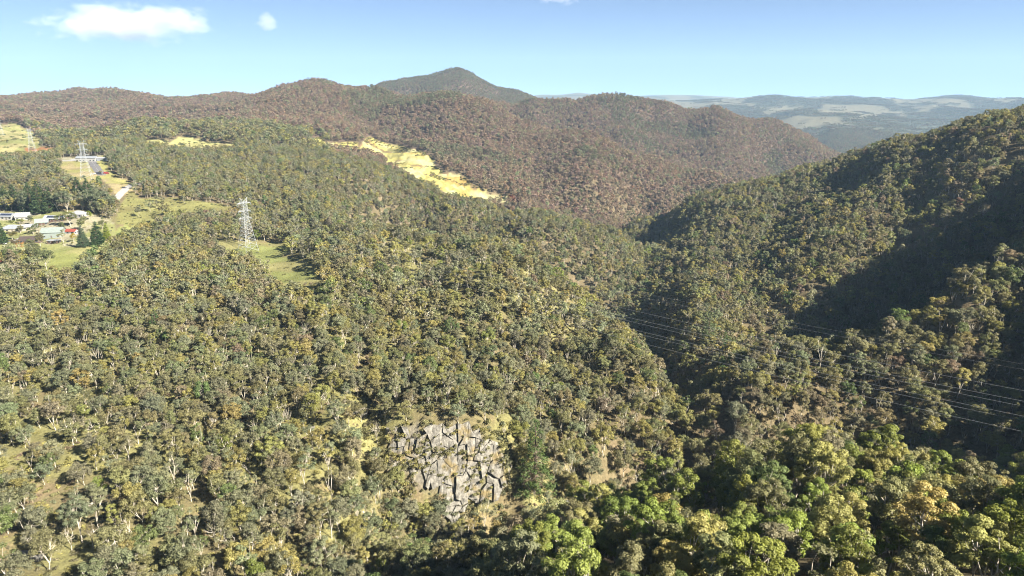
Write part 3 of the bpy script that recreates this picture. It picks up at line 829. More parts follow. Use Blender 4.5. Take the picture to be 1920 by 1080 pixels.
print("POINTS", sum(len(a) for a in PT['x']), len(US['x']), single.sum())
# ------------------------------------------------------------------ rock cliff and outcrops
def rock_material():
    m, nt, b = new_mat("rock")
    geo = node(nt, "ShaderNodeNewGeometry")
    n1 = node(nt, "ShaderNodeTexNoise"); n1.inputs["Scale"].default_value = 0.55; n1.inputs["Detail"].default_value = 8; n1.inputs["Roughness"].default_value = .68
    n2 = node(nt, "ShaderNodeTexNoise"); n2.inputs["Scale"].default_value = 0.16; n2.inputs["Detail"].default_value = 5
    mp = node(nt, "ShaderNodeMapping"); mp.inputs["Scale"].default_value = (1.6, 1.6, .35)
    n3 = node(nt, "ShaderNodeTexNoise"); n3.inputs["Scale"].default_value = 0.8; n3.inputs["Detail"].default_value = 4
    for n in (n1, n2): nt.links.new(geo.outputs["Position"], n.inputs["Vector"])
    nt.links.new(geo.outputs["Position"], mp.inputs["Vector"]); nt.links.new(mp.outputs[0], n3.inputs["Vector"])
    r1 = node(nt, "ShaderNodeValToRGB"); e = r1.color_ramp.elements
    e[0].position = .32; e[0].color = (.12, .112, .095, 1); e[1].position = .58; e[1].color = (.285, .268, .232, 1)
    nt.links.new(n1.outputs["Fac"], r1.inputs["Fac"])
    r2 = node(nt, "ShaderNodeValToRGB"); r2.color_ramp.elements[0].position = .54; r2.color_ramp.elements[1].position = .66
    nt.links.new(n2.outputs["Fac"], r2.inputs["Fac"])
    r3 = node(nt, "ShaderNodeValToRGB"); r3.color_ramp.elements[0].position = .36; r3.color_ramp.elements[1].position = .60
    r3.color_ramp.elements[0].color = (.62, .62, .62, 1)
    nt.links.new(n3.outputs["Fac"], r3.inputs["Fac"])
    mx = node(nt, "ShaderNodeMix", data_type='RGBA'); mx.inputs["B"].default_value = (.24, .19, .095, 1)
    nt.links.new(r2.outputs["Color"], mx.inputs["Factor"]); nt.links.new(r1.outputs["Color"], mx.inputs["A"])
    mm = node(nt, "ShaderNodeMix", data_type='RGBA', blend_type='MULTIPLY'); mm.inputs["Factor"].default_value = 1
    nt.links.new(mx.outputs["Result"], mm.inputs["A"]); nt.links.new(r3.outputs["Color"], mm.inputs["B"])
    nt.links.new(mm.outputs["Result"], b.inputs["Base Color"])
    bp = node(nt, "ShaderNodeBump"); bp.inputs["Strength"].default_value = .9; bp.inputs["Distance"].default_value = .5
    nt.links.new(n1.outputs["Fac"], bp.inputs["Height"]); nt.links.new(bp.outputs["Normal"], b.inputs["Normal"])
    return m
ROCK = rock_material()
import bmesh
def rock_mesh(seed):
    """an angular jointed block: a box cut by a few planes"""
    r = random.Random(seed); bm = bmesh.new()
    bmesh.ops.create_cube(bm, size=2.0)
    for k in range(7):
        n = Vector((r.uniform(-1, 1), r.uniform(-1, 1), r.uniform(-.5, 1))).normalized()
        dd = r.uniform(.92, 1.22) * (abs(n.x) + abs(n.y) + abs(n.z)) * .72
        res = bmesh.ops.bisect_plane(bm, geom=bm.verts[:] + bm.edges[:] + bm.faces[:], plane_co=n * dd, plane_no=n, clear_outer=True)
        ed = [g for g in res["geom_cut"] if isinstance(g, bmesh.types.BMEdge)]
        if ed: bmesh.ops.contextual_create(bm, geom=ed)
    bmesh.ops.triangulate(bm, faces=bm.faces)
    for v in bm.verts: v.co.x += v.co.z * r.uniform(.02, .10)
    me = bpy.data.meshes.new("rock"); bm.to_mesh(me); bm.free(); me.materials.append(ROCK); return me
ROCKS = [rock_mesh(900 + k) for k in range(14)]
def rocks(name, label, poly, du, dv, size, lean=.06, seed=1, tall=1.3, turn=.3):
    """a rock face: every block its own piece, standing on the slope inside an outline"""
    r = random.Random(seed)
    us = [p[0] for p in poly]; vs = [p[1] for p in poly]
    x, y, z = hit(sum(us) / len(us), sum(vs) / len(vs))
    root = thing(name, label, "cliff" if "cliff" in name else "rocks", (x, y, z))
    v = min(vs); row = 0
    while v < max(vs):
        u = min(us) + (row % 2) * du * .5
        while u < max(us):
            uu, vv = u + r.uniform(-.45, .45) * du, v + r.uniform(-.4, .4) * dv
            if inside(poly, np.array([uu]), np.array([vv]))[0] and r.random() < .86:
                px, py, pz = hit(uu, vv)
                big = r.random() ** 2
                s = size * (.55 + 1.15 * big)
                o = link("rock", r.choice(ROCKS), root)
                w, dp, t = s * r.uniform(.7, 1.5), s * r.uniform(.55, .8), s * tall * r.uniform(.8, 1.5)
                o.location = (px - x, py - y + dp * .55, pz - z + t * .1)
                o.scale = (w, dp, t)
                o.rotation_euler = (r.uniform(-lean, lean) - .16, r.uniform(-lean, lean) + .06, r.uniform(-turn, turn) + .25)
            u += du
        v += dv; row += 1
    return root
def slabs(name, label, cat, poly, du, dv, depth, seed, out=(.30, -.86, .40), root=None, skip=.10, tight=.90):
    """a jointed rock face: irregular slabs edge to edge with open cracks, each slab its own piece"""
    r = random.Random(seed); n = Vector(out).normalized()
    us = [p[0] for p in poly]; vs = [p[1] for p in poly]
    x, y, z = hit(sum(us) / len(us), sum(vs) / len(vs)); c = Vector((x, y, z))
    if root is None: root = thing(name, label, cat, (x, y, z))
    c = Vector(root.location)
    nu, nv = int((max(us) - min(us)) / du) + 2, int((max(vs) - min(vs)) / dv) + 2
    node_ = {}
    for i in range(nu + 1):
        for j in range(nv + 1):
            off = (j % 2) * .5 * du
            node_[i, j] = (min(us) + i * du + off * .6 + r.uniform(-.38, .38) * du, min(vs) + j * dv + r.uniform(-.38, .38) * dv + .25 * dv * math.sin(i * 1.7))
    for i in range(nu):
        for j in range(nv):
            q = [node_[i, j], node_[i + 1, j], node_[i + 1, j + 1], node_[i, j + 1]]
            m = (sum(a for a, _ in q) / 4, sum(b for _, b in q) / 4)
            if not inside(poly, np.array([m[0]]), np.array([m[1]]))[0] or r.random() < skip: continue
            sh = r.uniform(tight, .995)
            P = [Vector(hit(m[0] + (a - m[0]) * sh, m[1] + (b - m[1]) * sh)) - c for a, b in q]
            d0 = depth * r.random() ** 1.6; tilt = [d0 + r.uniform(-.25, .35) * depth * .6 for _ in P]
            front = [p + n * (t + .5) for p, t in zip(P, tilt)]
            back = [p - n * 2.5 for p in P]
            mid = [(front[k] + front[(k + 1) % 4]) / 2 + n * r.uniform(-.15, .35) * depth * .5 + Vector((r.uniform(-.2, .2), 0, r.uniform(-.2, .2))) for k in range(4)]
            ctr = sum(front, Vector()) / 4 + n * r.uniform(.0, .5) * depth * .6
            V = front + mid + back + [ctr]
            F_ = []
            for k in range(4):
                k2 = (k + 1) % 4
                F_ += [(k, 12, 4 + k), (4 + k, 12, k2), (k, 4 + k, 8 + k), (4 + k, 8 + k2, 8 + k), (4 + k, k2, 8 + k2)]
            me = bpy.data.meshes.new("rock"); me.from_pydata([tuple(v) for v in V], [], F_); me.materials.append(ROCK); me.update()
            link("rock", me, root)
    return root
_cl = slabs("rock_cliff", "broad fractured grey rock face with orange lichen on the left bank", "cliff", [(798,800),(850,797),(925,812),(945,850),(950,905),(935,930),(870,940),(830,925),(795,905)], 11.5, 23, 1.4, 1, skip=.05, tight=.95)
slabs("", "", "", [(715,812),(760,800),(800,800),(805,905),(770,900),(735,880)], 13, 20, 1.5, 8, root=_cl, skip=.32)
slabs("", "", "", [(835,930),(880,932),(872,985),(845,990)], 13, 17, 1.2, 9, root=_cl, skip=.25)
slabs("rock_outcrop", "pale broken rock slab low on the bank where the creek bends", "rocks", [(1225,690),(1262,668),(1295,672),(1310,700),(1270,715),(1240,712)], 14, 20, 1.2, 2)
rocks("rock_outcrop", "low grey boulders at the creek edge right of the slender pine", [(1040,930),(1110,925),(1130,960),(1090,985),(1045,965)], 24, 20, 1.7, seed=3, tall=.7)
rocks("rock_outcrop", "weathered grey boulders among scrub up left of the cliff", [(640,770),(700,765),(720,785),(690,800),(645,795)], 26, 20, 1.6, seed=4, tall=.7)
rocks("rock_outcrop", "pale flat boulders in the grass at the lower left corner", [(10,1040),(95,1035),(105,1068),(15,1072)], 30, 22, 1.0, seed=5, tall=.6)
rocks("rock_outcrop", "lone grey boulders on the slope left of the bare saddle", [(570,790),(620,785),(622,805),(575,810)], 28, 22, 1.4, seed=7, tall=.7)

# ------------------------------------------------------------------ pylons
STEEL = noise_mat("galvanised_steel", (0.28, 0.30, 0.31), (0.38, 0.40, 0.41), 0.5, 2, rough=.5, spec=.4)
GLASS_INS = noise_mat("insulator_glass", (0.16, 0.20, 0.20), (0.24, 0.28, 0.27), 1, 2, rough=.25, spec=.5)
def pylon_parts(Hm, slim=1.0):
    """name, mesh builder, material for each part of a lattice tower Hm metres high"""
    out = []
    def half(t):          # half width of the body at height fraction t
        return Hm * (0.132 + (0.046 - 0.132) * min(t / .60, 1) if t < .60 else 0.046 + (0.038 - 0.046) * (t - .60) / .32)
    def corner(k, t):
        w = half(t); return Vector(((-w, w, w, -w)[k], (-w, -w, w, w)[k], Hm * t))
    for k in range(4):
        out.append(("leg", MB().tube([corner(k, 0), corner(k, .3), corner(k, .60), corner(k, .92)], Hm * .0036 * slim, 4), STEEL))
    lev = [0, .11, .21, .30, .38, .45, .51, .56, .60, .65, .70, .755, .80, .85, .90, .92]
    for k in range(4):
        mb = MB(); j = (k + 1) % 4
        for a, b in zip(lev[:-1], lev[1:]):
            mb.tube([corner(k, a), corner(j, b)], Hm * .0020 * slim, 3); mb.tube([corner(j, a), corner(k, b)], Hm * .0020 * slim, 3)
            mb.tube([corner(k, b), corner(j, b)], Hm * .0018 * slim, 3)
        out.append(("bracing", mb, STEEL))
    arms = ((.618, .128), (.755, .122), (.895, .138))
    tips = []
    for t, ln in arms:
        for sx in (-1, 1):
            mb = MB(); tip = Vector((sx * Hm * ln, 0, Hm * t))
            for ky in ((0, 3) if sx < 0 else (1, 2)):
                a, b = corner(ky, t), corner(ky, t + .028)
                mb.tube([a, tip], Hm * .0034 * slim, 3); mb.tube([b, tip], Hm * .0030 * slim, 3)
                mb.tube([a.lerp(tip, .45), b.lerp(tip, .25)], Hm * .0022 * slim, 3)
            out.append(("cross_arm", mb, STEEL))
            ins = MB()
            ins.tube([tip, tip - Vector((0, 0, Hm * .038))], Hm * .0035 * slim, 6)
            for q in range(5): ins.tube([tip - Vector((0, 0, Hm * (.006 + .006 * q))), tip - Vector((0, 0, Hm * (.009 + .006 * q)))], Hm * .006 * slim, 6)
            out.append(("insulator", ins, GLASS_INS)); tips.append(tip - Vector((0, 0, Hm * .038)))
    for sx in (-1, 1):
        mb = MB(); tip = Vector((sx * Hm * .078, 0, Hm))
        for ky in ((0, 3) if sx < 0 else (1, 2)):
            mb.tube([corner(ky, .92), tip], Hm * .0032 * slim, 3); mb.tube([corner((ky + 1) % 4 if sx < 0 else (ky - 1) % 4, .92), tip], Hm * .0020 * slim, 3)
        out.append(("earth_wire_peak", mb, STEEL)); tips.append(tip)
    return out, tips
def pylon(u, v, hpx, rz, label, ymin):
    x, y, z = hit(u, v, ymin)
    d = to_pix(x, y, z)[2]; Hm = hpx * d / F / .985
    root = thing("transmission_pylon", label, "pylon", (x, y, z), rz, "transmission pylons crossing the left side")
    parts, tips = pylon_parts(Hm, 1.0 if hpx > 90 else .68)
    for nm, mb, mat in parts: mb.build(nm, mat, root)
    M = Matrix.Translation((x, y, z)) @ Matrix.Rotation(rz, 4, 'Z')
    return root, [M @ t for t in tips], Hm
LINE_DIR = Vector((0.795, -0.607, 0))
p1, TIPS, Hp = pylon(466, 470, 98, math.atan2(LINE_DIR.y, LINE_DIR.x) + math.pi / 2, "tall grey lattice pylon standing in the grassy clearing, largest of the pylons", 380)
pylon(163, 336, 71, .35, "grey lattice pylon beside the dark asphalt road, in front of the long shed", 600)
pylon(62, 288, 47, .35, "lattice pylon by the strip of orange soil on the far left clearing", 850)
pylon(2, 254, 36, .35, "small distant pylon cut off by the left edge of the photo", 900)
print("PYLON", p1.location[:], Hp)
WIRE = noise_mat("aluminium_wire", (0.30, 0.31, 0.32), (0.36, 0.36, 0.37), .2, 2, rough=.4, spec=.5)
_names = ["lower left", "lower right", "middle left", "middle right", "upper left", "upper right", "left earth", "right earth"]
for k, t in enumerate(TIPS):
    L, sag = 860.0, 25.0 if k < 6 else 20.0
    mb = MB(); pts = []
    for i in range(65):
        q = i / 64; pts.append(t + LINE_DIR * (L * q) + Vector((0, 0, -4 * sag * q * (1 - q))))
    mb.tube(pts, 0.031 if k < 6 else 0.015, 4)
    w = mb.build("power_line", WIRE)
    tag(w, ("%s conductor sagging from the tall pylon across the valley to the right" % _names[k]) if k < 6 else ("thin %s wire strung from the top of the tall pylon" % _names[k]), "power line", "wires of the transmission line")

# ------------------------------------------------------------------ houses
def plain(name, c, rough=.8, spec=.2, var=.12):
    return noise_mat(name, tuple(q * (1 - var) for q in c), tuple(q * (1 + var) for q in c), .8, 4, rough=rough, spec=spec)
M_WHITE = plain("white_paint", (0.302, 0.298, 0.286)); M_CREAM = plain("cream_wall", (0.286, 0.260, 0.210)); M_BRICK = plain("brown_brick", (0.109, 0.071, 0.055))
M_RW = plain("white_roof", (0.286, 0.294, 0.302), .5, .3); M_RG = plain("pale_green_roof", (0.210, 0.244, 0.227), .5, .3); M_RGREY = plain("grey_roof", (0.218, 0.235, 0.260), .6, .3)
M_RBR = plain("brown_roof", (0.063, 0.049, 0.044)); M_RRED = plain("red_roof", (0.218, 0.050, 0.034)); M_DARK = plain("dark_glass", (0.025, 0.029, 0.038), .15, .5)
M_SOLAR = plain("solar_panel", (0.021, 0.029, 0.059), .2, .5); M_DOOR = plain("door_paint", (0.126, 0.109, 0.101))
def gable_roof(w, d, h, rise, over=.5, th=.18):
    a, b = w / 2 + over, d / 2 + over; dz = -rise * over / (d / 2)
    mb = MB()
    for s in (-1, 1):
        mb.prism([(-a, s * b, h + dz), (a, s * b, h + dz), (a, 0, h + rise), (-a, 0, h + rise)][::s], (0, 0, th))
    return mb
def hip_roof(w, d, h, rise, over=.5):
    a, b = w / 2 + over, d / 2 + over; r = max(w / 2 - d / 2, .2); mb = MB()
    z = h
    A, B, C_, D_ = (-a, -b, z), (a, -b, z), (a, b, z), (-a, b, z); P, Q = (-r, 0, z + rise), (r, 0, z + rise)
    mb.poly([A, B, Q, P]); mb.poly([B, C_, Q]); mb.poly([C_, D_, P, Q]); mb.poly([D_, A, P]); mb.poly([D_, C_, B, A])
    return mb
def house(name, label, u, v, w, d, h, rise, rz, wall, roof, style='gable', wins=3, solar=None, door=True, sink=.6, chimney=False, cat="house"):
    x, y, z = hit(u, v, 380)
    y += d * .5
    zz = min(float(height(x + a, y + b)) for a in (-w / 2, w / 2) for b in (-d / 2, d / 2))
    z = max(zz, float(height(x, y)) - .6)
    root = thing(name, label, cat, (x, y, z), rz)
    wl = MB().box(-w / 2, w / 2, -d / 2, d / 2, -2.0, h)
    if style == 'gable':
        for s in (-1, 1): wl.prism([(s * w / 2, -d / 2, h), (s * w / 2, d / 2, h), (s * w / 2, 0, h + rise)], (-s * .2, 0, 0))
    wo = wl.build("wall", wall, root)
    ro = (gable_roof(w, d, h, rise) if style == 'gable' else hip_roof(w, d, h, rise) if style == 'hip' else MB().box(-w / 2 - .4, w / 2 + .4, -d / 2 - .4, d / 2 + .4, h + .01, h + .22)).build("roof", roof, root)
    if chimney: MB().box(w * .2, w * .2 + .8, .4, 1.2, h + .2, h + rise + 1.2).build("chimney", M_BRICK, ro)
    n = wins
    for k in range(n):
        cx = -w / 2 + w * (k + .5) / n
        if door and k == n // 2:
            dd = MB().box(cx - .5, cx + .5, -d / 2 - .06, -d / 2 + .02, .0, 2.1).build("door", M_DOOR, root); continue
        f = MB().box(cx - .9, cx + .9, -d / 2 - .08, -d / 2 + .02, .9, 2.2).build("window", M_WHITE, root)
        MB().box(cx - .8, cx - .03, -d / 2 - .11, -d / 2 - .07, 1.0, 2.1).build("pane", M_DARK, f)
        MB().box(cx + .03, cx + .8, -d / 2 - .11, -d / 2 - .07, 1.0, 2.1).build("pane", M_DARK, f)
    for k in range(2):
        cy_ = -d / 4 + k * d / 2
        f = MB().box(w / 2 - .02, w / 2 + .08, cy_ - .7, cy_ + .7, .9, 2.2).build("window", M_WHITE, root)
        MB().box(w / 2 + .07, w / 2 + .11, cy_ - .6, cy_ + .6, 1.0, 2.1).build("pane", M_DARK, f)
    if solar:
        sl = rise / (d / 2)
        for k in range(solar):
            px = -w * .36 + k * 1.75
            y0, y1 = -d * .40, -d * .10
            zf = lambda q: h + rise * (1 - abs(q) / (d / 2)) + .26
            MB().prism([(px, y0, zf(y0)), (px + 1.62, y0, zf(y0)), (px + 1.62, y1, zf(y1)), (px, y1, zf(y1))], (0, 0, .06)).build("solar_panel", M_SOLAR, root)
    return root
house("house", "white house with dark solar panels on its roof at the left edge", 9, 412, 13, 8, 3.0, 2.2, -.05, M_WHITE, M_RGREY, wins=4, solar=6)
house("house", "bright white gabled house right of the solar-roofed one", 38, 413, 10.5, 9, 3.2, 3.0, .35, M_WHITE, M_RW, wins=3)
house("house", "house with wide grey hipped roof behind the dark cypress", 16, 434, 15, 10, 2.7, 2.8, .2, M_CREAM, M_RGREY, style='hip', wins=4)
house("house", "long pale-roofed house with a row of black solar panels", 101, 416, 18, 8, 2.8, 2.2, .0, M_BRICK, M_RW, wins=5, solar=8, chimney=True)
house("house", "white hip-roofed house at the right end under tall trees", 143, 408, 12, 9, 2.8, 2.8, -.1, M_WHITE, M_RW, style='hip', wins=3)
house("house", "pale-green-roofed brick house left of the long solar house", 74, 423, 9.5, 8, 2.8, 2.6, .45, M_BRICK, M_RG, wins=3)
house("house", "low house with narrow pale grey roof in the middle of the group", 52, 431, 11, 6, 2.5, 1.7, .6, M_CREAM, M_RW, wins=3)
house("shed", "big pale grey-green metal shed with gable end toward the field", 93, 447, 15, 12, 4.6, 3.0, .25, M_RG, M_RG, wins=3, cat="shed")
house("shed", "small white shed with red roof beside the conifers", 132, 439, 8, 5, 2.6, 1.5, -.08, M_WHITE, M_RRED, wins=2, door=False, cat="shed")
house("carport", "flat white-roofed carport below the big shed", 98, 457, 8, 5, 2.4, 0, .05, M_BRICK, M_RW, style='flat', wins=2, door=False, cat="carport")
house("house", "dark brown tiled house partly hidden by garden trees", 52, 456, 14, 8, 2.6, 2.4, .25, M_BRICK, M_RBR, wins=4)
house("long_shed", "long white-fronted depot building behind the second pylon", 160, 303, 24, 10, 4.5, 1.8, .05, M_WHITE, M_RGREY, wins=6, cat="building")
house("shed", "low pale shed at the right end of the depot yard", 188, 302, 15, 8, 3.6, 1.2, .1, M_RGREY, M_RW, wins=3, cat="shed")

# ------------------------------------------------------------------ vehicles
TYRE = plain("tyre", (.02, .02, .02)); RIM = plain("wheel_rim", (.35, .35, .36), .4, .5); LAMP = plain("headlamp", (.6, .6, .58), .2, .5)
def vehicle(name, label, u, v, rz, paint_col, L=4.5, Wd=1.8, Ht=1.5, van=False, cat="car"):
    x, y, z = hit(u, v, 380)
    root = thing(name, label, cat, (x, y, z + .02), rz)
    pm = plain(name + "_paint", paint_col, .35, .5, .05)
    hb = Ht * .55
    prof = [(-L/2, .3), (L/2, .3), (L/2, hb * .9), (L/2 - .9, hb), (-L/2, hb)] if not van else [(-L/2, .35), (L/2, .35), (L/2, Ht * .5), (L/2 - .8, Ht * .62), (L/2 - 1.3, Ht), (-L/2, Ht)]
    MB().prism([(a, -Wd/2, b) for a, b in prof], (0, Wd, 0)).build("body", pm, root)
    if not van:
        c = MB().prism([(a, -Wd/2 + .12, b) for a, b in ((-L/2 + .3, hb + .003), (L/2 - 1.1, hb + .003), (L/2 - 1.9, Ht), (-L/2 + .8, Ht))], (0, Wd - .24, 0)).build("cabin", pm, root)
        for s in (-1, 1): MB().prism([(a, s * (Wd/2 - .118), b) for a, b in ((-L/2 + .6, hb + .05), (L/2 - 1.4, hb + .05), (L/2 - 2.0, Ht - .12), (-L/2 + .9, Ht - .12))], (0, s * .02, 0)).build("window", M_DARK, c)
    else:
        MB().prism([(L/2 - .80, -Wd/2 + .1, Ht * .63), (L/2 - .80, Wd/2 - .1, Ht * .63), (L/2 - 1.27, Wd/2 - .1, Ht * .97), (L/2 - 1.27, -Wd/2 + .1, Ht * .97)], (.04, 0, .03)).build("windscreen", M_DARK, root)
    for s in (-1, 1):
        MB().box(L/2, L/2 + .04, s * Wd * .34 - .18, s * Wd * .34 + .18, hb * .62, hb * .82).build("headlight", LAMP, root)
        for a in (-L * .31, L * .31):
            wv = MB().tube([(a, s * (Wd/2 - .2), .33), (a, s * (Wd/2 + .02), .33)], .33, 12).build("wheel", TYRE, root)
            MB().tube([(a, s * (Wd/2 + .015), .33), (a, s * (Wd/2 + .04), .33)], .19, 10).build("rim", RIM, wv)
    return root
vehicle("parked_car", "white car parked below the dark cypress at the left edge", 6, 458, .2, (.65, .65, .65))
vehicle("parked_car", "dark car parked beside the grey-roofed house", 17, 438, 1.2, (.04, .045, .055))
vehicle("parked_truck", "red truck parked at the end of the asphalt road", 200, 326, .15, (.24, .04, .035), 5.5, 2.0, 2.2, True, "truck")
vehicle("parked_van", "dark van left of the red truck on the yard", 186, 327, .1, (.03, .03, .04), 6, 2.1, 2.5, True, "van")
vehicle("parked_car", "white car parked nearest the second pylon", 176, 327, .1, (.6, .6, .6))
vehicle("parked_car", "dark car at the bend of the country road", 233, 353, .4, (.05, .05, .06))

# ------------------------------------------------------------------ roads
ASPH = noise_mat("asphalt", (.11, .105, .11), (.17, .165, .17), .7, 5, rough=.9)
ASPH2 = noise_mat("pale_asphalt", (.25, .245, .24), (.33, .325, .31), .7, 5, rough=.9)
LINE = plain("road_paint", (.6, .6, .55))
def road(pix, width, mat, ymin, line=True, lift=.12):
    ctr = []
    for u, v in pix: ctr.append(Vector(hit(u, v, ymin)[:2]).to_3d())
    pts = []
    for a, b in zip(ctr[:-1], ctr[1:]):
        k = max(2, int((b - a).length / 3)); pts += [a.lerp(b, i / k) for i in range(k)]
    pts.append(ctr[-1]); n = len(pts); V = []; V2 = []
    for i, p in enumerate(pts):
        t = (pts[min(i + 3, n - 1)] - pts[max(i - 3, 0)]).normalized(); nn = Vector((-t.y, t.x, 0))
        for k in range(5):
            q = p + nn * width * (k / 4 - .5); V.append((q.x, q.y, float(height(q.x, q.y)) + lift))
        for s in (-.06, .06):
            q = p + nn * s; V2.append((q.x, q.y, float(height(q.x, q.y)) + lift + .02))
    f = [(i*5 + k, i*5 + k + 1, i*5 + k + 6, i*5 + k + 5) for i in range(n - 1) for k in range(4)]
    r = link("road", mesh_np("road", V, f, mat)); tag(r, kind="structure")
    if line: link("centre_line", mesh_np("centre_line", V2, [(i*2, i*2+1, i*2+3, i*2+2) for i in range(n - 1) if (i // 2) % 2 == 0], LINE), r)
road([(172,302),(178,312),(184,320),(191,329)], 9.0, ASPH, 560)
road([(262,344),(248,347),(240,351),(230,360),(217,374)], 7.0, ASPH2, 480)
road([(118,302),(140,300),(165,299)], 10.0, ASPH2, 560, False)
road([(-20,462),(20,452),(45,446)], 4.5, ASPH2, 380, False)

# ------------------------------------------------------------------ garden trees, pines, cypresses
def con(seed, Ht, R, n, size, **kw):
    g = conifer(seed, Ht, R, n, size, **kw); return (g[0].mesh("trunk", BARK_DARK), crown_mesh("crown", *g[1:]))
CYP = con(851, 10, 2.4, 6500, .24, tiers=26, ragged=.15); PINE = con(852, 10, 2.1, 5200, .17, tiers=20, ragged=.5); FIR = con(853, 10, 3.0, 6500, .27, tiers=20, ragged=.3)
ROUND = [(n[0], n[1], n[4]) for n in NEAR if n[3] == 'green']; OPEN = [(n[0], n[1], n[4]) for n in NEAR if n[3] == 'open']; SPAR = [(n[0], n[1], n[4]) for n in NEAR if n[3] == 'sparse']
def plant(name, pair, u, v, hpx, tint, label, ymin=380, h0=10.0, fat=1.0):
    x, y, z = hit(u, v, ymin); d = to_pix(x, y, z)[2]
    s = hpx * d / F / h0
    o = single_tree(name, pair, (x, y, z), s * fat, tint, label, "tree", None, 1.0 / fat)
    return o
plant("cypress_tree", CYP, 3, 457, 48, (.05, .085, .03), "dark clipped cypress at the left edge by the white car", fat=1.25)
plant("fir_tree", FIR, 157, 463, 42, (.075, .11, .06), "blue-green fir left of the darkest conifer by the field")
plant("cypress_tree", CYP, 184, 461, 46, (.045, .08, .03), "broad dark green conifer at the top of the house field", fat=1.5)
plant("cypress_tree", CYP, 203, 458, 40, (.20, .24, .03), "bright yellow-green golden conifer beside the dark one", fat=1.1)
plant("garden_tree", ROUND[0], 168, 413, 18, (.22, .26, .03), "small lime green tree right of the white hipped house", h0=13)
plant("garden_tree", ROUND[1], 133, 425, 26, (.14, .15, .05), "rounded olive tree behind the red-roofed shed", h0=13, fat=1.6)
plant("garden_tree", ROUND[2], 112, 422, 18, (.15, .17, .05), "low bushy green tree below the solar panels", h0=14, fat=1.5)
plant("garden_tree", ROUND[3], 139, 454, 17, (.34, .27, .03), "small yellow autumn tree in front of the red-roofed shed", h0=13)
plant("garden_tree", SPAR[0], 120, 460, 28, (.20, .21, .07), "thin feathery tree in front of the big metal shed", h0=11)
plant("garden_tree", SPAR[1], 45, 478, 26, (.34, .19, .06), "orange-leaved autumn tree below the brown tiled house", h0=12)
plant("garden_tree", OPEN[0], 24, 450, 16, (.17, .15, .05), "brownish hedge tree beside the low pale house", h0=10.5, fat=1.5)
plant("garden_tree", OPEN[1], 62, 440, 14, (.15, .17, .05), "small hedge tree under the low house", h0=11.5, fat=1.5)
plant("garden_tree", OPEN[2], 72, 500, 44, (.15, .16, .075), "tall forked gum on the edge of the field below the houses", h0=12.5)
plant("garden_tree", OPEN[3], 88, 505, 40, (.14, .16, .07), "gum with pale trunk at the left end of the grass field", h0=10.5)
plant("garden_tree", OPEN[4], 20, 500, 34, (.13, .17, .06), "leafy green tree below the parked white car", h0=11.5)
plant("garden_tree", SPAR[2], 3, 505, 20, (.30, .07, .045), "small red tree cut by the left edge below the houses", h0=13)
plant("garden_tree", OPEN[5], 38, 420, 10, (.22, .25, .05), "bright hedge in front of the white gabled house", h0=12.5, fat=2.2)
for k, (u, v, h, t, lab) in enumerate([(24, 424, 13, (.15, .17, .05), "small green garden tree above the grey hipped roof"), (58, 421, 15, (.13, .15, .06), "bushy garden tree between the white gabled and brick houses"),
        (38, 437, 14, (.17, .16, .05), "olive shrub tree left of the low house"), (70, 436, 16, (.11, .14, .05), "dark bush tree left of the big metal shed"), (116, 434, 17, (.14, .16, .06), "leafy tree between the big shed and the red-roofed shed"),
        (76, 464, 22, (.16, .15, .07), "dull garden tree in front of the brown tiled house"), (30, 466, 20, (.15, .12, .07), "brownish garden tree left of the brown tiled house"), (152, 432, 18, (.16, .18, .06), "green tree behind the blue-green fir"),
        (160, 420, 15, (.18, .19, .07), "pale green tree on the drive below the white hipped house"), (58, 476, 26, (.15, .16, .08), "grey-green gum below the carport and brown house"), (192, 430, 17, (.15, .16, .07), "rounded bush tree above the broad dark conifer")]):
    plant("garden_tree", ROUND[k % 6] if k % 2 else OPEN[k % 6], u, v, h, t, lab, h0=12, fat=1.3)
for k, (u, v, h) in enumerate([(30, 392, 46), (58, 396, 55), (76, 398, 58), (94, 397, 46), (148, 372, 40), (166, 378, 44), (12, 388, 40)]):
    side = ["leftmost but one dark pine behind the white houses", "tall dark pine behind the gap between the white houses", "tallest dark pine of the row behind the houses", "dark pine at the right end of the tall row behind the houses",
            "dark pine left of the pair near the country road", "dark pine right of the pair near the country road", "dark pine nearest the left edge behind the houses"][k]
    plant("pine_tree", FIR, u, v, h, (.055, .085, .032), side, 480, fat=1.15)
for k, (u, v, h, lab) in enumerate([(110, 396, 34, "grey gum behind the long solar house"), (126, 398, 38, "pale-trunked gum behind the white hipped house"), (176, 398, 40, "large rounded grey gum right of the white hipped house"), (200, 402, 44, "broad grey gum nearest the country road"), (45, 398, 36, "gum rising behind the bright white gabled house")]):
    plant("garden_tree", OPEN[k % 6], u, v, h, (.14, .16, .09), lab, 480, h0=11, fat=1.15)
plant("pine_tree", PINE, 1003, 925, 152, (.10, .145, .045), "tall slender green pine right of the grey cliff", 150, fat=1.05)
plant("pine_tree", PINE, 1356, 672, 52, (.07, .14, .04), "small pointed green pine at the edge of the shaded gully", 250)
plant("pine_tree", PINE, 1326, 655, 66, (.10, .13, .055), "taller faded pine left of the small pointed one", 250, fat=1.2)
plant("pine_tree", PINE, 294, 628, 50, (.07, .12, .04), "lone green pine on the left slope below the clearing", 250, fat=1.3)
plant("pine_tree", FIR, 1000, 820, 34, (.09, .12, .06), "small dull pine just above the slender one", 150)

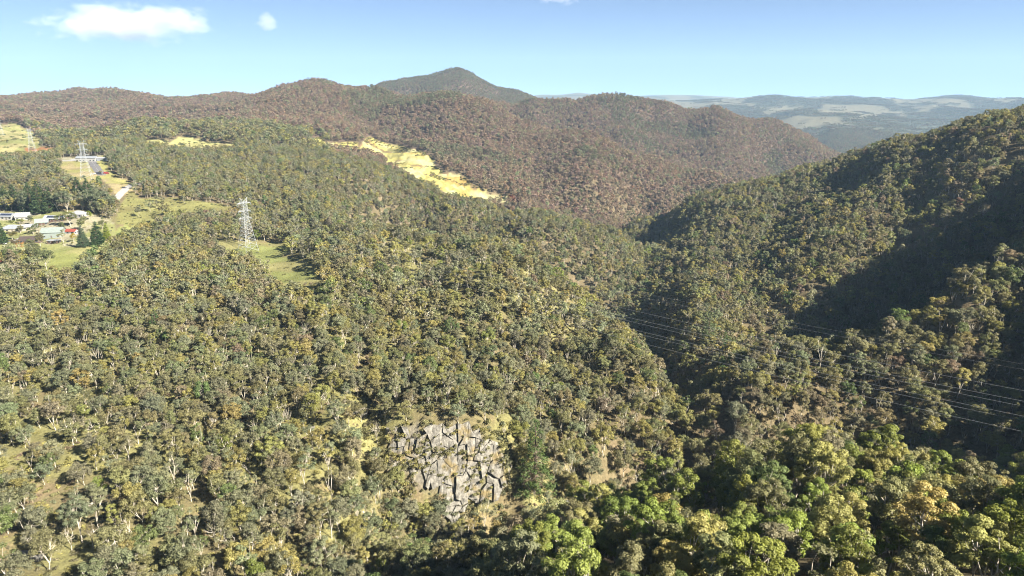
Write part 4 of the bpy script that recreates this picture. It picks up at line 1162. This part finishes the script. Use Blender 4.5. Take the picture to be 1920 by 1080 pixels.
# ------------------------------------------------------------------ dead wood on the open slope
def dead(name, label, u, v, L, rz, seed):
    r = random.Random(seed); x, y, z = hit(u, v)
    root = thing(name, label, "log", (x, y, z), rz)
    e = Vector((math.cos(rz), math.sin(rz), 0)) * L
    dz = float(height(x + e.x, y + e.y)) - z
    ln = [(0, 0, .25), (L * .5, r.uniform(-.3, .3), .35 + dz * .5), (L, r.uniform(-.4, .4), .4 + dz)]
    MB().tube(ln, [.34, .26, .12], 7).build("trunk", BARK, root)
    for k in range(4):
        t = r.uniform(.45, .95); s = Vector(ln[1]).lerp(Vector(ln[2]), (t - .45) * 1.8)
        MB().tube([s, s + Vector((r.uniform(.4, 1.2), r.uniform(-1.2, 1.2), r.uniform(.5, 1.4))), s + Vector((r.uniform(1.2, 2.6), r.uniform(-2, 2), r.uniform(.9, 2.2)))], [.10, .07, .03], 4).build("branch", BARK, root)
for k, (u, v, L, rz, w) in enumerate([(255, 1052, 7, .4, "near the bottom edge, left of centre"), (335, 905, 6, 1.4, "among grass in the lower left"), (470, 890, 6, 2.3, "left of the cliff, above the bottom edge"),
                                      (255, 735, 6, 2.0, "on the left slope below the lone pine"), (680, 960, 7, .2, "at lower centre left of the dirt patch"), (1180, 790, 6, .8, "on the bank left of the creek bend"),
                                      (1660, 905, 6, 2.6, "between the near right trees"), (560, 700, 6, .9, "in the middle of the left slope")]):
    dead("fallen_log", "pale fallen dead trunk with bare branches %s" % w, u, v, L, rz, 40 + k)
# ------------------------------------------------------------------ clouds and haze
def cloud(label, u0, u1, v0, v1, Y, dens, seed):
    s0, _ = pix_se(u0, (v0 + v1) / 2); s1, _ = pix_se(u1, (v0 + v1) / 2)
    _, e0 = pix_se((u0 + u1) / 2, v0); _, e1 = pix_se((u0 + u1) / 2, v1)
    c = Vector(((s0 + s1) / 2 * Y, Y, CAMZ + (e0 + e1) / 2 * Y)); h = Vector(((s1 - s0) / 2 * Y, (s1 - s0) / 2 * Y * .5, (e0 - e1) / 2 * Y))
    bm = bmesh.new(); bmesh.ops.create_icosphere(bm, subdivisions=3, radius=1.0)
    me = bpy.data.meshes.new("cloud"); bm.to_mesh(me); bm.free()
    o = link("cloud", me); o.location = c; o.scale = h
    m = bpy.data.materials.new("cloud_vapour"); m.use_nodes = True; nt = m.node_tree; nt.nodes.remove(nt.nodes["Principled BSDF"])
    pv = node(nt, "ShaderNodeVolumePrincipled"); pv.inputs["Color"].default_value = (1, 1, 1, 1); pv.inputs["Anisotropy"].default_value = -.3
    tc = node(nt, "ShaderNodeTexCoord")
    mp = node(nt, "ShaderNodeMapping"); mp.inputs["Location"].default_value = (seed * 3.1, seed * 1.7, 0); mp.inputs["Scale"].default_value = (h.x / h.z * .55, h.y / h.z * .55, 1.0)
    nt.links.new(tc.outputs["Object"], mp.inputs["Vector"])
    no = node(nt, "ShaderNodeTexNoise"); no.inputs["Scale"].default_value = 1.5; no.inputs["Detail"].default_value = 6; no.inputs["Roughness"].default_value = .58
    nt.links.new(mp.outputs[0], no.inputs["Vector"])
    ln = node(nt, "ShaderNodeVectorMath", operation='LENGTH'); nt.links.new(tc.outputs["Object"], ln.inputs[0])
    fall = node(nt, "ShaderNodeMapRange"); fall.inputs["From Min"].default_value = .15; fall.inputs["From Max"].default_value = 1.0; fall.inputs["To Min"].default_value = .25; fall.inputs["To Max"].default_value = -.24
    nt.links.new(ln.outputs["Value"], fall.inputs["Value"])
    ad = node(nt, "ShaderNodeMath", operation='ADD'); nt.links.new(no.outputs["Fac"], ad.inputs[0]); nt.links.new(fall.outputs[0], ad.inputs[1])
    mr = node(nt, "ShaderNodeMapRange"); mr.inputs["From Min"].default_value = .44; mr.inputs["From Max"].default_value = .70; mr.inputs["To Max"].default_value = dens
    nt.links.new(ad.outputs[0], mr.inputs["Value"]); nt.links.new(mr.outputs[0], pv.inputs["Density"])
    nt.links.new(pv.outputs[0], nt.nodes["Material Output"].inputs["Volume"])
    me.materials.append(m)
    return tag(o, label, "cloud", "small clouds in the clear sky", "thing")
cloud("long white cloud low in the upper left sky", 25, 450, -6, 92, 9000, .0032, 1)
cloud("small round puff of cloud right of the long cloud", 468, 528, 18, 66, 9000, .005, 2)
cloud("thin wisp of cloud cut by the top edge near the middle", 985, 1110, -30, 16, 9000, .004, 3)

hz = bpy.data.materials.new("haze_air"); hz.use_nodes = True
_nt = hz.node_tree; _nt.nodes.remove(_nt.nodes["Principled BSDF"])
_pv = node(_nt, "ShaderNodeVolumePrincipled")
_pv.inputs["Color"].default_value = (0.46, 0.70, 1.0, 1); _pv.inputs["Density"].default_value = 5.6e-5; _pv.inputs["Anisotropy"].default_value = 0.0
_nt.links.new(_pv.outputs[0], _nt.nodes["Material Output"].inputs["Volume"])
top = max(float(GZ.max()), CAMZ + 140) + 30
hb = MB().box(-19800, 26500, -400, 19400, float(GZ.min()) - 1.5, top).build("haze", hz)
tag(hb, "thin blue haze in the air over the valley", "haze", kind="stuff")
